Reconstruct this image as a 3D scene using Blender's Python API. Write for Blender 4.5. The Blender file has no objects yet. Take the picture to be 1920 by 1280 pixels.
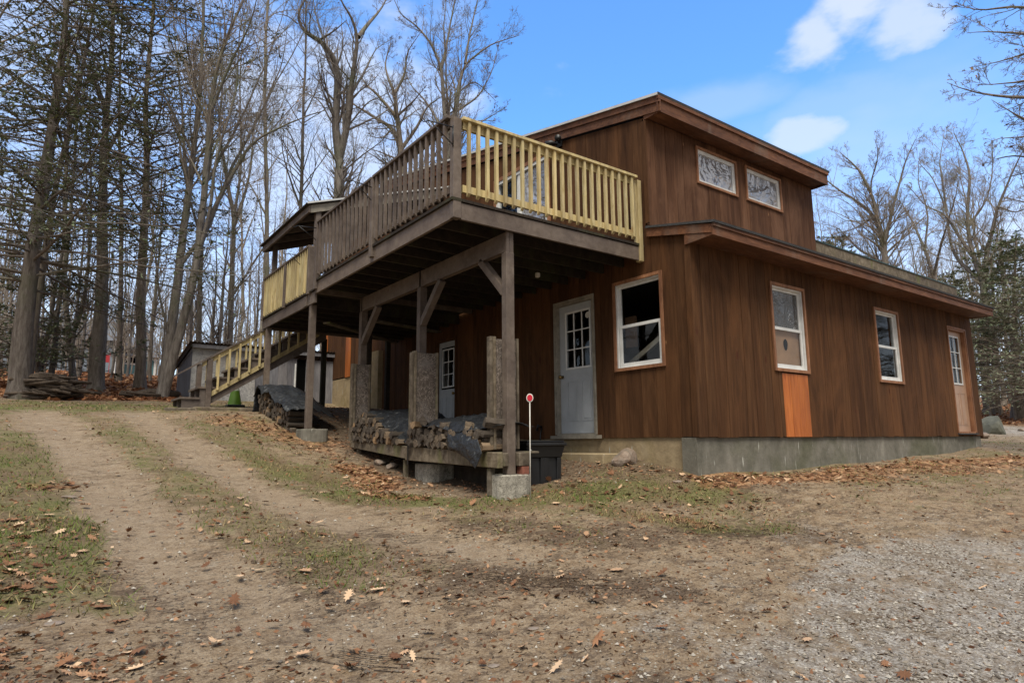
import bpy, bmesh, math, random
import numpy as np
from mathutils import Vector, Matrix
random.seed(7); rng=np.random.default_rng(11)
SC=bpy.context.scene; COL=SC.collection
rad=math.radians
# ---------------------------------------------------------------- camera (eye at the origin)
FP=1194.87; YAW,PIT,ROL=0.63065238,0.15498391,-0.00768192
def _axes():
    cy,sy,cp,sp=math.cos(YAW),math.sin(YAW),math.cos(PIT),math.sin(PIT)
    fw=np.array([sy*cp,cy*cp,sp]); r0=np.array([cy,-sy,0.]); u0=np.cross(r0,fw)
    cr,sr=math.cos(ROL),math.sin(ROL)
    return fw, cr*r0+sr*u0, -sr*r0+cr*u0
FW,RT,UP=_axes()
cam=bpy.data.cameras.new('camera'); camo=bpy.data.objects.new('camera',cam); COL.objects.link(camo)
camo.matrix_world=Matrix(((RT[0],UP[0],-FW[0],0),(RT[1],UP[1],-FW[1],0),(RT[2],UP[2],-FW[2],0),(0,0,0,1)))
cam.sensor_width=36; cam.lens=36*FP/1920; cam.clip_start=.05; cam.clip_end=2000
SC.camera=camo
def ray(x,y): return FW*FP+RT*(x-960)-UP*(y-640)
def onx(x,y,c): d=ray(x,y); return d*c/d[0]
def ony(x,y,c): d=ray(x,y); return d*c/d[1]
def ond(x,y,D): d=ray(x,y); return d*D/math.hypot(d[0],d[1])
# ---------------------------------------------------------------- world, sun, exposure
SUNDIR=Vector((-0.42,-0.55,1.12)).normalized()
SUN_EL=math.asin(SUNDIR.z); SUN_AZ=math.atan2(SUNDIR.x,SUNDIR.y)
W=bpy.data.worlds.new('World'); SC.world=W; W.use_nodes=True
SKY_STRENGTH=0.108
def build_world():
    nt=W.node_tree; N=nt.nodes; L=nt.links; N.clear()
    out=N.new('ShaderNodeOutputWorld'); bg=N.new('ShaderNodeBackground'); L.new(bg.outputs[0],out.inputs[0])
    sky=N.new('ShaderNodeTexSky'); sky.sky_type='NISHITA'; sky.sun_disc=False
    sky.sun_elevation=SUN_EL; sky.sun_rotation=SUN_AZ; sky.air_density=1.0; sky.dust_density=0.6; sky.ozone_density=2.5; sky.altitude=200
    tc=N.new('ShaderNodeTexCoord')
    def math_(op,a,b=None,c=None,clamp=False):
        m=N.new('ShaderNodeMath'); m.operation=op; m.use_clamp=clamp
        for i,v in enumerate((a,b,c)):
            if v is None: continue
            if isinstance(v,(int,float)): m.inputs[i].default_value=v
            else: L.new(v,m.inputs[i])
        return m.outputs[0]
    def smooth(v,a,b):
        m=N.new('ShaderNodeMapRange'); m.interpolation_type='SMOOTHSTEP'; L.new(v,m.inputs[0])
        m.inputs[1].default_value=a; m.inputs[2].default_value=b; return m.outputs[0]
    mp=N.new('ShaderNodeMapping'); L.new(tc.outputs['Generated'],mp.inputs[0]); mp.inputs['Scale'].default_value=(1,1,2.2)
    nz=N.new('ShaderNodeTexNoise'); L.new(mp.outputs[0],nz.inputs[0]); nz.inputs['Scale'].default_value=7; nz.inputs['Detail'].default_value=8; nz.inputs['Roughness'].default_value=.55
    nb=N.new('ShaderNodeTexNoise'); L.new(mp.outputs[0],nb.inputs[0]); nb.inputs['Scale'].default_value=2.2; nb.inputs['Detail'].default_value=5
    nn=math_('SUBTRACT',nz.outputs[0],.5)
    def blob(px,py,rdeg,amp=.5,dens=1.0,sq=1.0):
        d=ray(px,py); d=d/np.linalg.norm(d)
        v=N.new('ShaderNodeVectorMath'); v.operation='SUBTRACT'; L.new(tc.outputs['Generated'],v.inputs[0]); v.inputs[1].default_value=tuple(d)
        s=N.new('ShaderNodeVectorMath'); s.operation='MULTIPLY'; L.new(v.outputs[0],s.inputs[0]); s.inputs[1].default_value=(1,1,sq)
        l=N.new('ShaderNodeVectorMath'); l.operation='LENGTH'; L.new(s.outputs[0],l.inputs[0])
        r=rad(rdeg); q=math_('DIVIDE',l.outputs['Value'],r)
        q=math_('ADD',q,math_('MULTIPLY',nn,amp*4))
        return math_('MULTIPLY',smooth(q,1.25,.35),dens)
    cl=None
    for b in ((1535,70,2.6,.9,.66,1.1),(1600,22,3.2,.9,.7,1.2),(1675,45,2.7,.9,.6,1.2),(1500,252,2.6,.8,.6,1.7),(1590,205,9,.4,.22,3.5),(1350,200,7,.4,.22,4.5),(600,330,15,.6,.62,1.2),(150,200,14,.6,.45,1.2),(860,15,3.0,.6,.15,1.3)):
        o=blob(*b); cl=o if cl is None else math_('MAXIMUM',cl,o)
    # cover: unseen cloud added behind and over the viewer to neutralise ambient light, thin pale veil towards the horizon
    sep=N.new('ShaderNodeSeparateXYZ'); L.new(tc.outputs['Generated'],sep.inputs[0])
    el=sep.outputs[2]
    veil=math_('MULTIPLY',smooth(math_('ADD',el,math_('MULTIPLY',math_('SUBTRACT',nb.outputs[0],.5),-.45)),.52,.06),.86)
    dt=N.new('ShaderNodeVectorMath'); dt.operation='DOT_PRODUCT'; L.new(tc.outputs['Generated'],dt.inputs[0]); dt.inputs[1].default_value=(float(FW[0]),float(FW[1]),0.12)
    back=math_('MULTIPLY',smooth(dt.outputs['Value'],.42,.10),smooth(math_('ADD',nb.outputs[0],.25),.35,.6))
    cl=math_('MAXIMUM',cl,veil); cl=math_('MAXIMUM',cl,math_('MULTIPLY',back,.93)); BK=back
    hs=N.new('ShaderNodeMixRGB'); hs.blend_type='MULTIPLY'; hs.inputs[0].default_value=1; L.new(sky.outputs[0],hs.inputs[1]); hs.inputs[2].default_value=SKYTINT
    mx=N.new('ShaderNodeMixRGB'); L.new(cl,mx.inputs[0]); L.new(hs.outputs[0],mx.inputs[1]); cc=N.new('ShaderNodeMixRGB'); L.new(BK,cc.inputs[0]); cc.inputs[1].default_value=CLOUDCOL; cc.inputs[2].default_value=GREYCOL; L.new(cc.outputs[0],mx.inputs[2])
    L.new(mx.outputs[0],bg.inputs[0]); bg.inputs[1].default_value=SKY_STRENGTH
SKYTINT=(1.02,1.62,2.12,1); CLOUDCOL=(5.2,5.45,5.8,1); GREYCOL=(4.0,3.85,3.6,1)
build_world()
sl=bpy.data.lights.new('sun','SUN'); sl.energy=2.8; sl.angle=rad(28); sl.color=(1,.93,.80)
so=bpy.data.objects.new('sun',sl); COL.objects.link(so); so.rotation_euler=(-SUNDIR).to_track_quat('-Z','Y').to_euler(); so.location=(-10,-12,20)
VS=SC.view_settings; VS.view_transform='Standard'; VS.look='None'; VS.gamma=1; VS.use_curve_mapping=False; VS.exposure=0.72
# ---------------------------------------------------------------- object helpers
def tag(o,label=None,cat=None,group=None,kind=None):
    if label: o['label']=label
    if cat: o['category']=cat
    if group: o['group']=group
    if kind: o['kind']=kind
    return o
def empty(name,loc,label,cat,group=None,rz=0):
    o=bpy.data.objects.new(name,None); COL.objects.link(o); o.location=loc; o.rotation_euler=(0,0,rz); o.empty_display_size=.2
    return tag(o,label,cat,group)
def link(name,me,parent=None,loc=(0,0,0)):
    o=bpy.data.objects.new(name,me); COL.objects.link(o); o.location=loc
    if parent is not None:
        o.parent=parent; r=parent; off=Vector((0,0,0))
        # all part meshes are modelled in world space; undo the parents' offsets
        M=Matrix.Identity(4); ch=[]; p=parent
        while p is not None: ch.append(p); p=p.parent
        for q in reversed(ch): M=M@q.matrix_parent_inverse@q.matrix_basis
        o.matrix_parent_inverse=M.inverted()
    return o
class MB:
    def __init__(s): s.v=[]; s.f=[]; s.t=[]; s.sm=[]
    def add(s,vs,fs,tone=None,smooth=False):
        b=len(s.v); tone=random.random() if tone is None else tone
        s.v+= [tuple(v) for v in vs]; s.t+=[tone]*len(vs)
        for f in fs: s.f.append(tuple(b+i for i in f)); s.sm.append(smooth)
    def hexa(s,p,tone=None):
        s.add(p,[(0,3,2,1),(4,5,6,7),(0,1,5,4),(1,2,6,5),(2,3,7,6),(3,0,4,7)],tone)
    def box(s,x0,x1,y0,y1,z0,z1,tone=None):
        s.hexa([(x0,y0,z0),(x1,y0,z0),(x1,y1,z0),(x0,y1,z0),(x0,y0,z1),(x1,y0,z1),(x1,y1,z1),(x0,y1,z1)],tone)
    def mbox(s,M,u0,u1,o0,o1,z0,z1,tone=None):
        s.hexa([M(u0,o0,z0),M(u1,o0,z0),M(u1,o1,z0),M(u0,o1,z0),M(u0,o0,z1),M(u1,o0,z1),M(u1,o1,z1),M(u0,o1,z1)],tone)
    def beam(s,a,b,w,h,up=(0,0,1),tone=None):
        a=Vector(a); b=Vector(b); t=(b-a).normalized(); sd=t.cross(Vector(up)).normalized(); u=sd.cross(t)
        P=[]
        for q in (a,b):
            for i,j in ((-1,-1),(1,-1),(1,1),(-1,1)): P.append(q+sd*(w/2*i)+u*(h/2*j))
        s.hexa([P[0],P[1],P[2],P[3],P[4],P[5],P[6],P[7]],tone)
    def tube(s,pts,rs,n=8,tone=None,caps=True):
        pts=[Vector(p) for p in pts]
        if not hasattr(rs,'__len__'): rs=[rs]*len(pts)
        vs=[];fs=[];ref=None
        for i,p in enumerate(pts):
            t=(pts[min(i+1,len(pts)-1)]-pts[max(i-1,0)]).normalized()
            if ref is None: ref=t.orthogonal().normalized()
            ref=(ref-t*ref.dot(t)).normalized(); b=t.cross(ref)
            for k in range(n):
                a=2*math.pi*k/n; vs.append(p+(ref*math.cos(a)+b*math.sin(a))*rs[i])
        for i in range(len(pts)-1):
            for k in range(n):
                k2=(k+1)%n; fs.append((i*n+k,i*n+k2,(i+1)*n+k2,(i+1)*n+k))
        if caps: fs.append(tuple(range(n-1,-1,-1))); fs.append(tuple((len(pts)-1)*n+k for k in range(n)))
        s.add(vs,fs,tone,True)
    def prism(s,poly,axis,a,b,tone=None):
        n=len(poly); f={'x':lambda p,c:(c,p[0],p[1]),'y':lambda p,c:(p[0],c,p[1]),'z':lambda p,c:(p[0],p[1],c)}[axis]
        vs=[f(p,a) for p in poly]+[f(p,b) for p in poly]
        fs=[tuple(range(n-1,-1,-1)),tuple(range(n,2*n))]+[(i,(i+1)%n,n+(i+1)%n,n+i) for i in range(n)]
        s.add(vs,fs,tone)
    def mesh(s,name,mat,bevel=0,subdiv=0):
        me=bpy.data.meshes.new(name); me.from_pydata(s.v,[],s.f)
        a=me.attributes.new('tone','FLOAT','POINT'); a.data.foreach_set('value',s.t)
        me.polygons.foreach_set('use_smooth',s.sm)
        bm=bmesh.new(); bm.from_mesh(me); bmesh.ops.recalc_face_normals(bm,faces=bm.faces)
        if bevel:
            ed=[e for e in bm.edges if len(e.link_faces)==2 and e.calc_face_angle(0)>.6]
            bmesh.ops.bevel(bm,geom=ed,offset=bevel,segments=1,affect='EDGES',clamp_overlap=True)
        bm.to_mesh(me); bm.free()
        me.materials.append(MAT[mat] if isinstance(mat,str) else mat); return me
    def build(s,name,mat,parent=None,bevel=0): return link(name,s.mesh(name,mat,bevel),parent)
def mesh_np(name,V,F,mat,tone=None,smooth=False,attrs=None):
    V=np.asarray(V,np.float32).reshape(-1,3); F=np.asarray(F,np.int32); k=F.shape[1]
    me=bpy.data.meshes.new(name); me.vertices.add(len(V)); me.vertices.foreach_set('co',V.ravel())
    me.loops.add(F.size); me.loops.foreach_set('vertex_index',F.ravel()); me.polygons.add(len(F))
    me.polygons.foreach_set('loop_start',np.arange(0,F.size,k,dtype=np.int32)); 
    me.polygons.foreach_set('use_smooth',np.full(len(F),smooth))
    me.update(calc_edges=True); 
    if tone is not None:
        a=me.attributes.new('tone','FLOAT','POINT'); a.data.foreach_set('value',np.asarray(tone,np.float32))
    for n,vv in (attrs or {}).items():
        a=me.attributes.new(n,'FLOAT_COLOR','POINT'); a.data.foreach_set('color',np.asarray(vv,np.float32).ravel())
    me.materials.append(MAT[mat]); return me
# ---------------------------------------------------------------- materials
MAT={}
class NT:
    def __init__(s,name):
        m=bpy.data.materials.new(name); m.use_nodes=True; s.m=m; s.nt=m.node_tree; s.N=s.nt.nodes; s.L=s.nt.links
        s.b=s.N['Principled BSDF']; s.out=s.N['Material Output']
        MAT[name]=m
    def n(s,t,**k):
        x=s.N.new('ShaderNode'+t)
        for a,v in k.items(): setattr(x,a,v)
        return x
    def inp(s,sock,v):
        if hasattr(v,'is_linked') or isinstance(v,bpy.types.NodeSocket): s.L.new(v,sock)
        else:
            if isinstance(v,(tuple,list)) and len(v)==3 and sock.type=='RGBA': v=(*v,1)
            sock.default_value=v
    def coord(s,scale=(1,1,1),kind='Object',rot=(0,0,0)):
        t=s.n('TexCoord'); m=s.n('Mapping'); s.L.new(t.outputs[kind],m.inputs[0]); m.inputs['Scale'].default_value=scale; m.inputs['Rotation'].default_value=rot; return m.outputs[0]
    def noise(s,vec,scale,detail=4,rough=.5,dist=0,fac=True):
        x=s.n('TexNoise'); s.L.new(vec,x.inputs[0]); x.inputs['Scale'].default_value=scale; x.inputs['Detail'].default_value=detail; x.inputs['Roughness'].default_value=rough; x.inputs['Distortion'].default_value=dist
        return x.outputs[0 if fac else 1]
    def vor(s,vec,scale,out='Distance',feature='F1',rnd=1):
        x=s.n('TexVoronoi',feature=feature); s.L.new(vec,x.inputs['Vector']); x.inputs['Scale'].default_value=scale; x.inputs['Randomness'].default_value=rnd; return x.outputs[out]
    def ramp(s,v,stops,interp='LINEAR'):
        x=s.n('ValToRGB'); s.L.new(v,x.inputs[0]); e=x.color_ramp.elements; x.color_ramp.interpolation=interp
        while len(e)<len(stops): e.new(.5)
        for i,(p,c) in enumerate(stops):
            e[i].position=p; e[i].color=(*c,1) if len(c)==3 else c
        return x.outputs[0]
    def mapr(s,v,a,b,c=0,d=1,sm=False):
        x=s.n('MapRange'); 
        if sm: x.interpolation_type='SMOOTHSTEP'
        s.L.new(v,x.inputs[0])
        for i,q in zip((1,2,3,4),(a,b,c,d)): x.inputs[i].default_value=q
        return x.outputs[0]
    def mix(s,f,a,b,mode='MIX'):
        x=s.n('MixRGB',blend_type=mode); s.inp(x.inputs[0],f); s.inp(x.inputs[1],a); s.inp(x.inputs[2],b); return x.outputs[0]
    def math(s,op,a,b=0,clamp=False):
        x=s.n('Math',operation=op); x.use_clamp=clamp; s.inp(x.inputs[0],a); s.inp(x.inputs[1],b); return x.outputs[0]
    def attr(s,name,out='Fac'):
        x=s.n('Attribute',attribute_name=name); return x.outputs[out]
    def bump(s,h,strength=.3,dist=.02,normal=None):
        x=s.n('Bump'); s.L.new(h,x.inputs['Height']); x.inputs['Strength'].default_value=strength; x.inputs['Distance'].default_value=dist
        if normal is not None: s.L.new(normal,x.inputs['Normal'])
        return x.outputs[0]
    def fin(s,col=None,rough=None,spec=None,normal=None,metal=None):
        if col is not None: s.inp(s.b.inputs['Base Color'],col)
        if rough is not None: s.inp(s.b.inputs['Roughness'],rough)
        if spec is not None: s.inp(s.b.inputs['Specular IOR Level'],spec)
        if metal is not None: s.inp(s.b.inputs['Metallic'],metal)
        if normal is not None: s.L.new(normal,s.b.inputs['Normal'])
        return s.m
def wood(name,c0,c1,c2,grain=(9,9,.55),rough=.75,bump=.35,knots=None,spec=.3,stain=None,scale=1.0):
    t=NT(name); vec=t.coord(grain); tone=t.attr('tone')
    of=t.n('VectorMath',operation='ADD'); cx=t.n('CombineXYZ'); tm=t.math('MULTIPLY',tone,37.0)
    for i in range(3): t.L.new(tm,cx.inputs[i])
    t.L.new(vec,of.inputs[0]); t.L.new(cx.outputs[0],of.inputs[1]); v=of.outputs[0]
    g=t.noise(v,4*scale,8,.62,.6); g2=t.noise(v,1.1*scale,3,.5,.3)
    col=t.ramp(g,[(.28,c0),(.5,c1),(.74,c2)])
    col=t.mix(t.mapr(g2,.35,.7),col,t.mix(1,col,(.62,.6,.62),'MULTIPLY'))
    tr=t.ramp(tone,[(0,(.78,.76,.76)),(.35,(1.0,.97,.94)),(.6,(.87,.88,.9)),(1,(1.15,1.1,1.03))])
    col=t.mix(1,col,tr,'MULTIPLY')
    if stain: 
        sv=t.coord((1,1,.35)); sn=t.noise(sv,stain[0],6,.65,.8); col=t.mix(t.mapr(sn,stain[1],stain[2]),col,stain[3])
    if knots:
        kv=t.coord((3.2,3.2,1.3)); k=t.vor(kv,1.0); col=t.mix(t.mapr(k,.10,.045),col,knots); k2=t.vor(t.coord((2.3,2.3,.75),rot=(.1,.1,0)),1.3); col=t.mix(t.mapr(k2,.035,.012,0,.8),col,(.34,.19,.10))
    t.fin(col,rough,spec,t.bump(g,bump,.012)); return t
wood('siding',(.058,.028,.0135),(.089,.0425,.0195),(.126,.063,.030),(5,5,.42),.85,.4,spec=.12,knots=(.06,.022,.012),stain=(1.5,.50,.74,(.125,.055,.023)))
wood('siding_weathered',(.060,.030,.018),(.100,.050,.029),(.143,.075,.045),(5,5,.42),.85,.4,spec=.12,knots=(.06,.025,.015),stain=(1.7,.50,.74,(.17,.09,.055)))
wood('fascia_wood',(.075,.032,.016),(.145,.062,.03),(.22,.105,.055),(1.2,5,6),.7,.4,stain=(1.3,.55,.78,(.15,.115,.09)))
wood('trim_wood',(.21,.095,.045),(.30,.145,.075),(.38,.20,.11),(6,6,2),.65,.25)
wood('orange_wood',(.32,.085,.018),(.48,.145,.03),(.60,.21,.05),(6,6,.5),.55,.3,knots=(.22,.05,.012))
wood('deck_paint',(.105,.082,.066),(.140,.113,.094),(.175,.145,.122),(3,3,3),.6,.3,stain=(1.5,.6,.8,(.11,.085,.065)))
wood('deck_dark',(.018,.013,.009),(.030,.022,.016),(.05,.04,.028),(3,3,3),.85,.3,stain=(1.5,.52,.75,(.05,.055,.022)))  # deck wood with under-deck shade darkened into its colour, plus green stain
wood('yellow_wood',(.40,.32,.14),(.54,.45,.23),(.66,.57,.34),(7,7,1.2),.6,.25,knots=(.25,.13,.04),stain=(.8,.6,.8,(.60,.38,.17)))
wood('weathered_wood',(.075,.06,.042),(.15,.125,.09),(.25,.215,.165),(3,3,3),.85,.5,stain=(2.4,.55,.75,(.12,.13,.035)))
wood('grey_board',(.13,.135,.15),(.20,.205,.225),(.30,.30,.32),(5,5,.6),.85,.4,stain=(1.2,.5,.8,(.12,.115,.12)))
wood('barkwood',(.05,.038,.028),(.10,.078,.06),(.17,.14,.11),(8,8,8),.9,.7)
def simple(name,col,rough=.5,metal=0,nz=None,bump=0,spec=.5):
    t=NT(name)
    if nz:
        v=t.coord(); g=t.noise(v,nz[0],6,.6); c=t.ramp(g,[(.3,tuple(x*nz[1] for x in col)),(.7,tuple(x*nz[2] for x in col))]); 
        t.fin(c,rough,spec,t.bump(g,bump,.01) if bump else None,metal)
    else: t.fin(col,rough,spec,None,metal)
    return t
simple('vinyl',(.66,.67,.66),.45,nz=(6,.8,1.08))
simple('door_paint',(.38,.405,.43),.5,nz=(4,.85,1.1),bump=.05)
simple('door_tan',(.36,.225,.15),.45,nz=(4,.9,1.1))
simple('frame_grey',(.27,.245,.20),.7,nz=(9,.6,1.15),bump=.15)
simple('dark_void',(.004,.004,.004),1,spec=0)
simple('interior',(.10,.09,.08),.9)
simple('shingle',(.035,.036,.038),.9,nz=(60,.6,1.7),bump=.6)
simple('drip_edge',(.55,.56,.56),.35,nz=(5,.8,1.05))
simple('green_metal',(.02,.07,.06),.4,.2,nz=(3,.8,1.2))
simple('corrugated',(.12,.10,.09),.5,.3,nz=(7,.5,1.4))
simple('steel',(.35,.34,.32),.45,.8)
simple('iron',(.015,.015,.015),.4,.3)
simple('brass',(.30,.20,.08),.35,.9)
simple('black_plastic',(.007,.0075,.009),.5,nz=(8,.7,1.4),bump=.08)
simple('cone_green',(.075,.16,.012),.5,nz=(5,.85,1.1))
simple('cone_collar',(.38,.42,.36),.4)
simple('reflector',(.45,.01,.025),.15)
simple('white_plastic',(.62,.60,.55),.4,nz=(12,.8,1.05))
simple('house_far',(.17,.21,.26),.7); simple('house_teal',(.09,.2,.22),.7); simple('roof_far',(.12,.13,.15),.8); simple('flag_red',(.4,.03,.04),.7)
simple('brick',(.20,.07,.045),.85,nz=(20,.7,1.2),bump=.3)
simple('cardboard',(.32,.19,.11),.8,nz=(4,.8,1.15))
def concrete(name,c,c2,c3):
    t=NT(name); v=t.coord(); vs=t.coord((1,1,.3)); g=t.noise(v,9,8,.65); s=t.noise(vs,2.6,6,.6,.5); m=t.noise(v,1.3,4,.55)
    col=t.ramp(s,[(.35,c2),(.55,c),(.75,c3)]); col=t.mix(t.mapr(m,.5,.66),col,tuple(x*y for x,y in zip(c2,(1.0,1.06,.8))))
    col=t.mix(.35,col,t.ramp(g,[(.3,tuple(x*.5 for x in c)),(.7,tuple(x*1.4 for x in c))]))
    x=t.noise(t.coord((6,6,.9)),3,4,.5); col=t.mix(t.mapr(x,.66,.74),col,(.42,.42,.38))
    t.fin(col,.9,.2,t.bump(g,.5,.02))
concrete('concrete_grey',(.17,.16,.135),(.085,.082,.064),(.29,.275,.235))
concrete('concrete_tan',(.30,.235,.145),(.22,.165,.10),(.36,.29,.19))
def crackedpier():
    t=NT('pier_concrete'); v=t.coord(); g=t.noise(v,14,8,.65); w=t.n('VectorMath',operation='ADD'); t.L.new(v,w.inputs[0]); 
    t.L.new(t.noise(v,6,4,.6,0,False),w.inputs[1]); e=t.vor(w.outputs[0],7,'Distance','DISTANCE_TO_EDGE')
    col=t.ramp(g,[(.3,(.20,.185,.155)),(.7,(.40,.375,.32))]); col=t.mix(t.mapr(e,.035,.008),col,(.05,.045,.035)); t.fin(col,.92,.2,t.bump(g,.5,.02))
crackedpier()
def osb():
    t=NT('osb'); v=t.coord((1,1,1)); w=t.n('VectorMath',operation='ADD'); t.L.new(v,w.inputs[0]); t.L.new(t.noise(v,4,3,.6,0,False),w.inputs[1])
    c=t.vor(w.outputs[0],26,'Color'); bw=t.n('RGBToBW'); t.L.new(c,bw.inputs[0]); g=t.noise(v,3,5,.6)
    col=t.ramp(bw.outputs[0],[(.1,(.025,.018,.014)),(.5,(.085,.062,.050)),(.9,(.26,.215,.185))]); col=t.mix(t.mapr(g,.5,.75),col,(.16,.145,.14)); t.fin(t.mix(.25,col,(.20,.175,.15)),.85,.2,t.bump(bw.outputs[0],.12,.006))
    t=NT('osb_silver'); v=t.coord((1,1,1)); w=t.n('VectorMath',operation='ADD'); t.L.new(v,w.inputs[0]); t.L.new(t.noise(v,3,3,.6,0,False),w.inputs[1])
    c=t.vor(w.outputs[0],14,'Color'); bw=t.n('RGBToBW'); t.L.new(c,bw.inputs[0]); g=t.noise(v,1.6,5,.6)
    col=t.ramp(bw.outputs[0],[(.1,(.22,.22,.225)),(.5,(.35,.35,.35)),(.9,(.46,.455,.44))]); col=t.mix(t.mapr(g,.45,.75),col,(.24,.22,.20)); t.fin(col,.85,.2)
osb()
def tarp():
    t=NT('tarp'); v=t.coord(); g=t.noise(v,5,5,.55,1.2); f=t.noise(v,22,4,.6,.8); s=t.noise(v,11,3,.5)
    col=t.mix(t.mapr(s,.62,.70),t.ramp(g,[(.35,(.010,.011,.013)),(.7,(.028,.031,.035))]),(.09,.095,.10))
    t.fin(col,t.mapr(f,.3,.7,.34,.55),.4,t.bump(f,.35,.02,t.bump(g,.7,.06)))
tarp()
def glass():
    t=NT('glass'); ge=t.n('NewGeometry'); dp=t.n('VectorMath',operation='DOT_PRODUCT'); t.L.new(ge.outputs['Normal'],dp.inputs[0]); t.L.new(ge.outputs['Incoming'],dp.inputs[1]); ca=t.math('ABSOLUTE',dp.outputs['Value']); fr_=t.math('ADD',.045,t.math('MULTIPLY',.9,t.math('POWER',t.math('SUBTRACT',1.0,ca),5.0))); v=t.coord(); b=t.bump(t.noise(v,2.5,2,.5),.05,.02)
    gl=t.n('BsdfGlossy'); gl.inputs['Roughness'].default_value=.03; t.L.new(b,gl.inputs['Normal']);
    tr=t.n('BsdfTransparent'); tr.inputs[0].default_value=(.85,.87,.87,1); mx=t.n('MixShader'); t.L.new(fr_,mx.inputs[0]); t.L.new(tr.outputs[0],mx.inputs[1]); t.L.new(gl.outputs[0],mx.inputs[2]); t.L.new(mx.outputs[0],t.out.inputs[0])
    t=NT('plastic_film'); v=t.coord(); w=t.noise(v,2.2,3,.5,2.5); w2=t.noise(v,7,3,.5,2.0)
    t.fin((.035,.036,.038),.12,1.0,t.bump(w2,.45,.05,t.bump(w,1.0,.25)))
    t.b.inputs['Coat Weight'].default_value=.6; t.b.inputs['Coat Roughness'].default_value=.08
    t=NT('silver_film'); v=t.coord(); w=t.noise(v,1.6,3,.5,2.5); w2=t.noise(v,5,3,.5,2.5)
    t.fin((.46,.46,.48),.30,.8,t.bump(w2,.12,.05,t.bump(w,.6,.25)),.75)
glass()
def bark(name,c0,c1,c2,sc=(9,9,1.6)):
    t=NT(name); v=t.coord(sc); g=t.noise(v,2.2,8,.65,.5); m=t.noise(t.coord(),.9,4,.6)
    col=t.ramp(g,[(.3,c0),(.5,c1),(.72,c2)]); col=t.mix(t.mapr(m,.5,.72),col,tuple(x*y for x,y in zip(c1,(.75,.95,.62))))
    oi=t.n('ObjectInfo'); col=t.mix(1,col,t.ramp(oi.outputs['Random'],[(0,(.75,.75,.78)),(1,(1.2,1.15,1.08))]),'MULTIPLY')
    t.fin(col,.92,.15,t.bump(g,.8,.03))
bark('bark_grey',(.095,.082,.07),(.19,.17,.15),(.31,.285,.255))
bark('bark_pale',(.09,.078,.065),(.17,.15,.128),(.27,.245,.22))
bark('bark_dark',(.08,.066,.055),(.16,.136,.115),(.26,.23,.20))
bark('twig',(.16,.138,.12),(.25,.22,.195),(.35,.32,.29))
bark('twig_dark',(.11,.092,.078),(.18,.155,.135),(.27,.24,.21))
def foliage(name,a,b,c):
    t=NT(name); tone=t.attr('tone'); t.fin(t.ramp(tone,[(0,a),(.55,b),(1,c)]),.75,.2)
    t.b.inputs['Transmission Weight'].default_value=0
foliage('needles',(.07,.095,.048),(.15,.18,.10),(.27,.30,.20))
foliage('needles_soft',(.10,.12,.075),(.19,.215,.13),(.31,.33,.23))
foliage('leaf',(.10,.045,.024),(.27,.14,.075),(.56,.40,.26))
foliage('leaf_forest',(.10,.04,.02),(.27,.115,.05),(.45,.26,.14))
foliage('grass',(.055,.10,.012),(.12,.15,.035),(.34,.255,.13))
foliage('pebble',(.10,.085,.07),(.24,.21,.17),(.44,.41,.36))
foliage('debris',(.030,.020,.013),(.085,.056,.035),(.22,.15,.09))
def logm():
    t=NT('log_wood'); oi=t.n('ObjectInfo'); r=oi.outputs['Random']; v=t.coord((3,14,14)); g=t.noise(v,2,6,.6)
    geo=t.n('NewGeometry'); c=t.ramp(r,[(0,(.06,.05,.042)),(.55,(.115,.098,.082)),(.85,(.17,.135,.10)),(1,(.32,.215,.125))])
    col=t.mix(1,c,t.ramp(g,[(.3,(.55,.52,.5)),(.7,(1.15,1.12,1.08))]),'MULTIPLY')
    tone=t.attr('tone'); col=t.mix(t.mapr(tone,.5,.51),col,(.055,.045,.036)); t.fin(col,.9,.15,t.bump(g,.5,.02))
logm()
def rockm():
    t=NT('rock'); v=t.coord(); g=t.noise(v,5,8,.65); m=t.noise(v,2.2,4,.6,1)
    col=t.ramp(m,[(.35,(.16,.14,.115)),(.5,(.26,.17,.12)),(.7,(.34,.31,.27))]); col=t.mix(.4,col,t.ramp(g,[(.3,(.08,.08,.06)),(.7,(.36,.33,.3))])); t.fin(col,.9,.2,t.bump(g,.8,.04))
rockm()
simple('mossy_rock',(.085,.085,.065),.95,nz=(3,.6,1.5),bump=.8)
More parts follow.
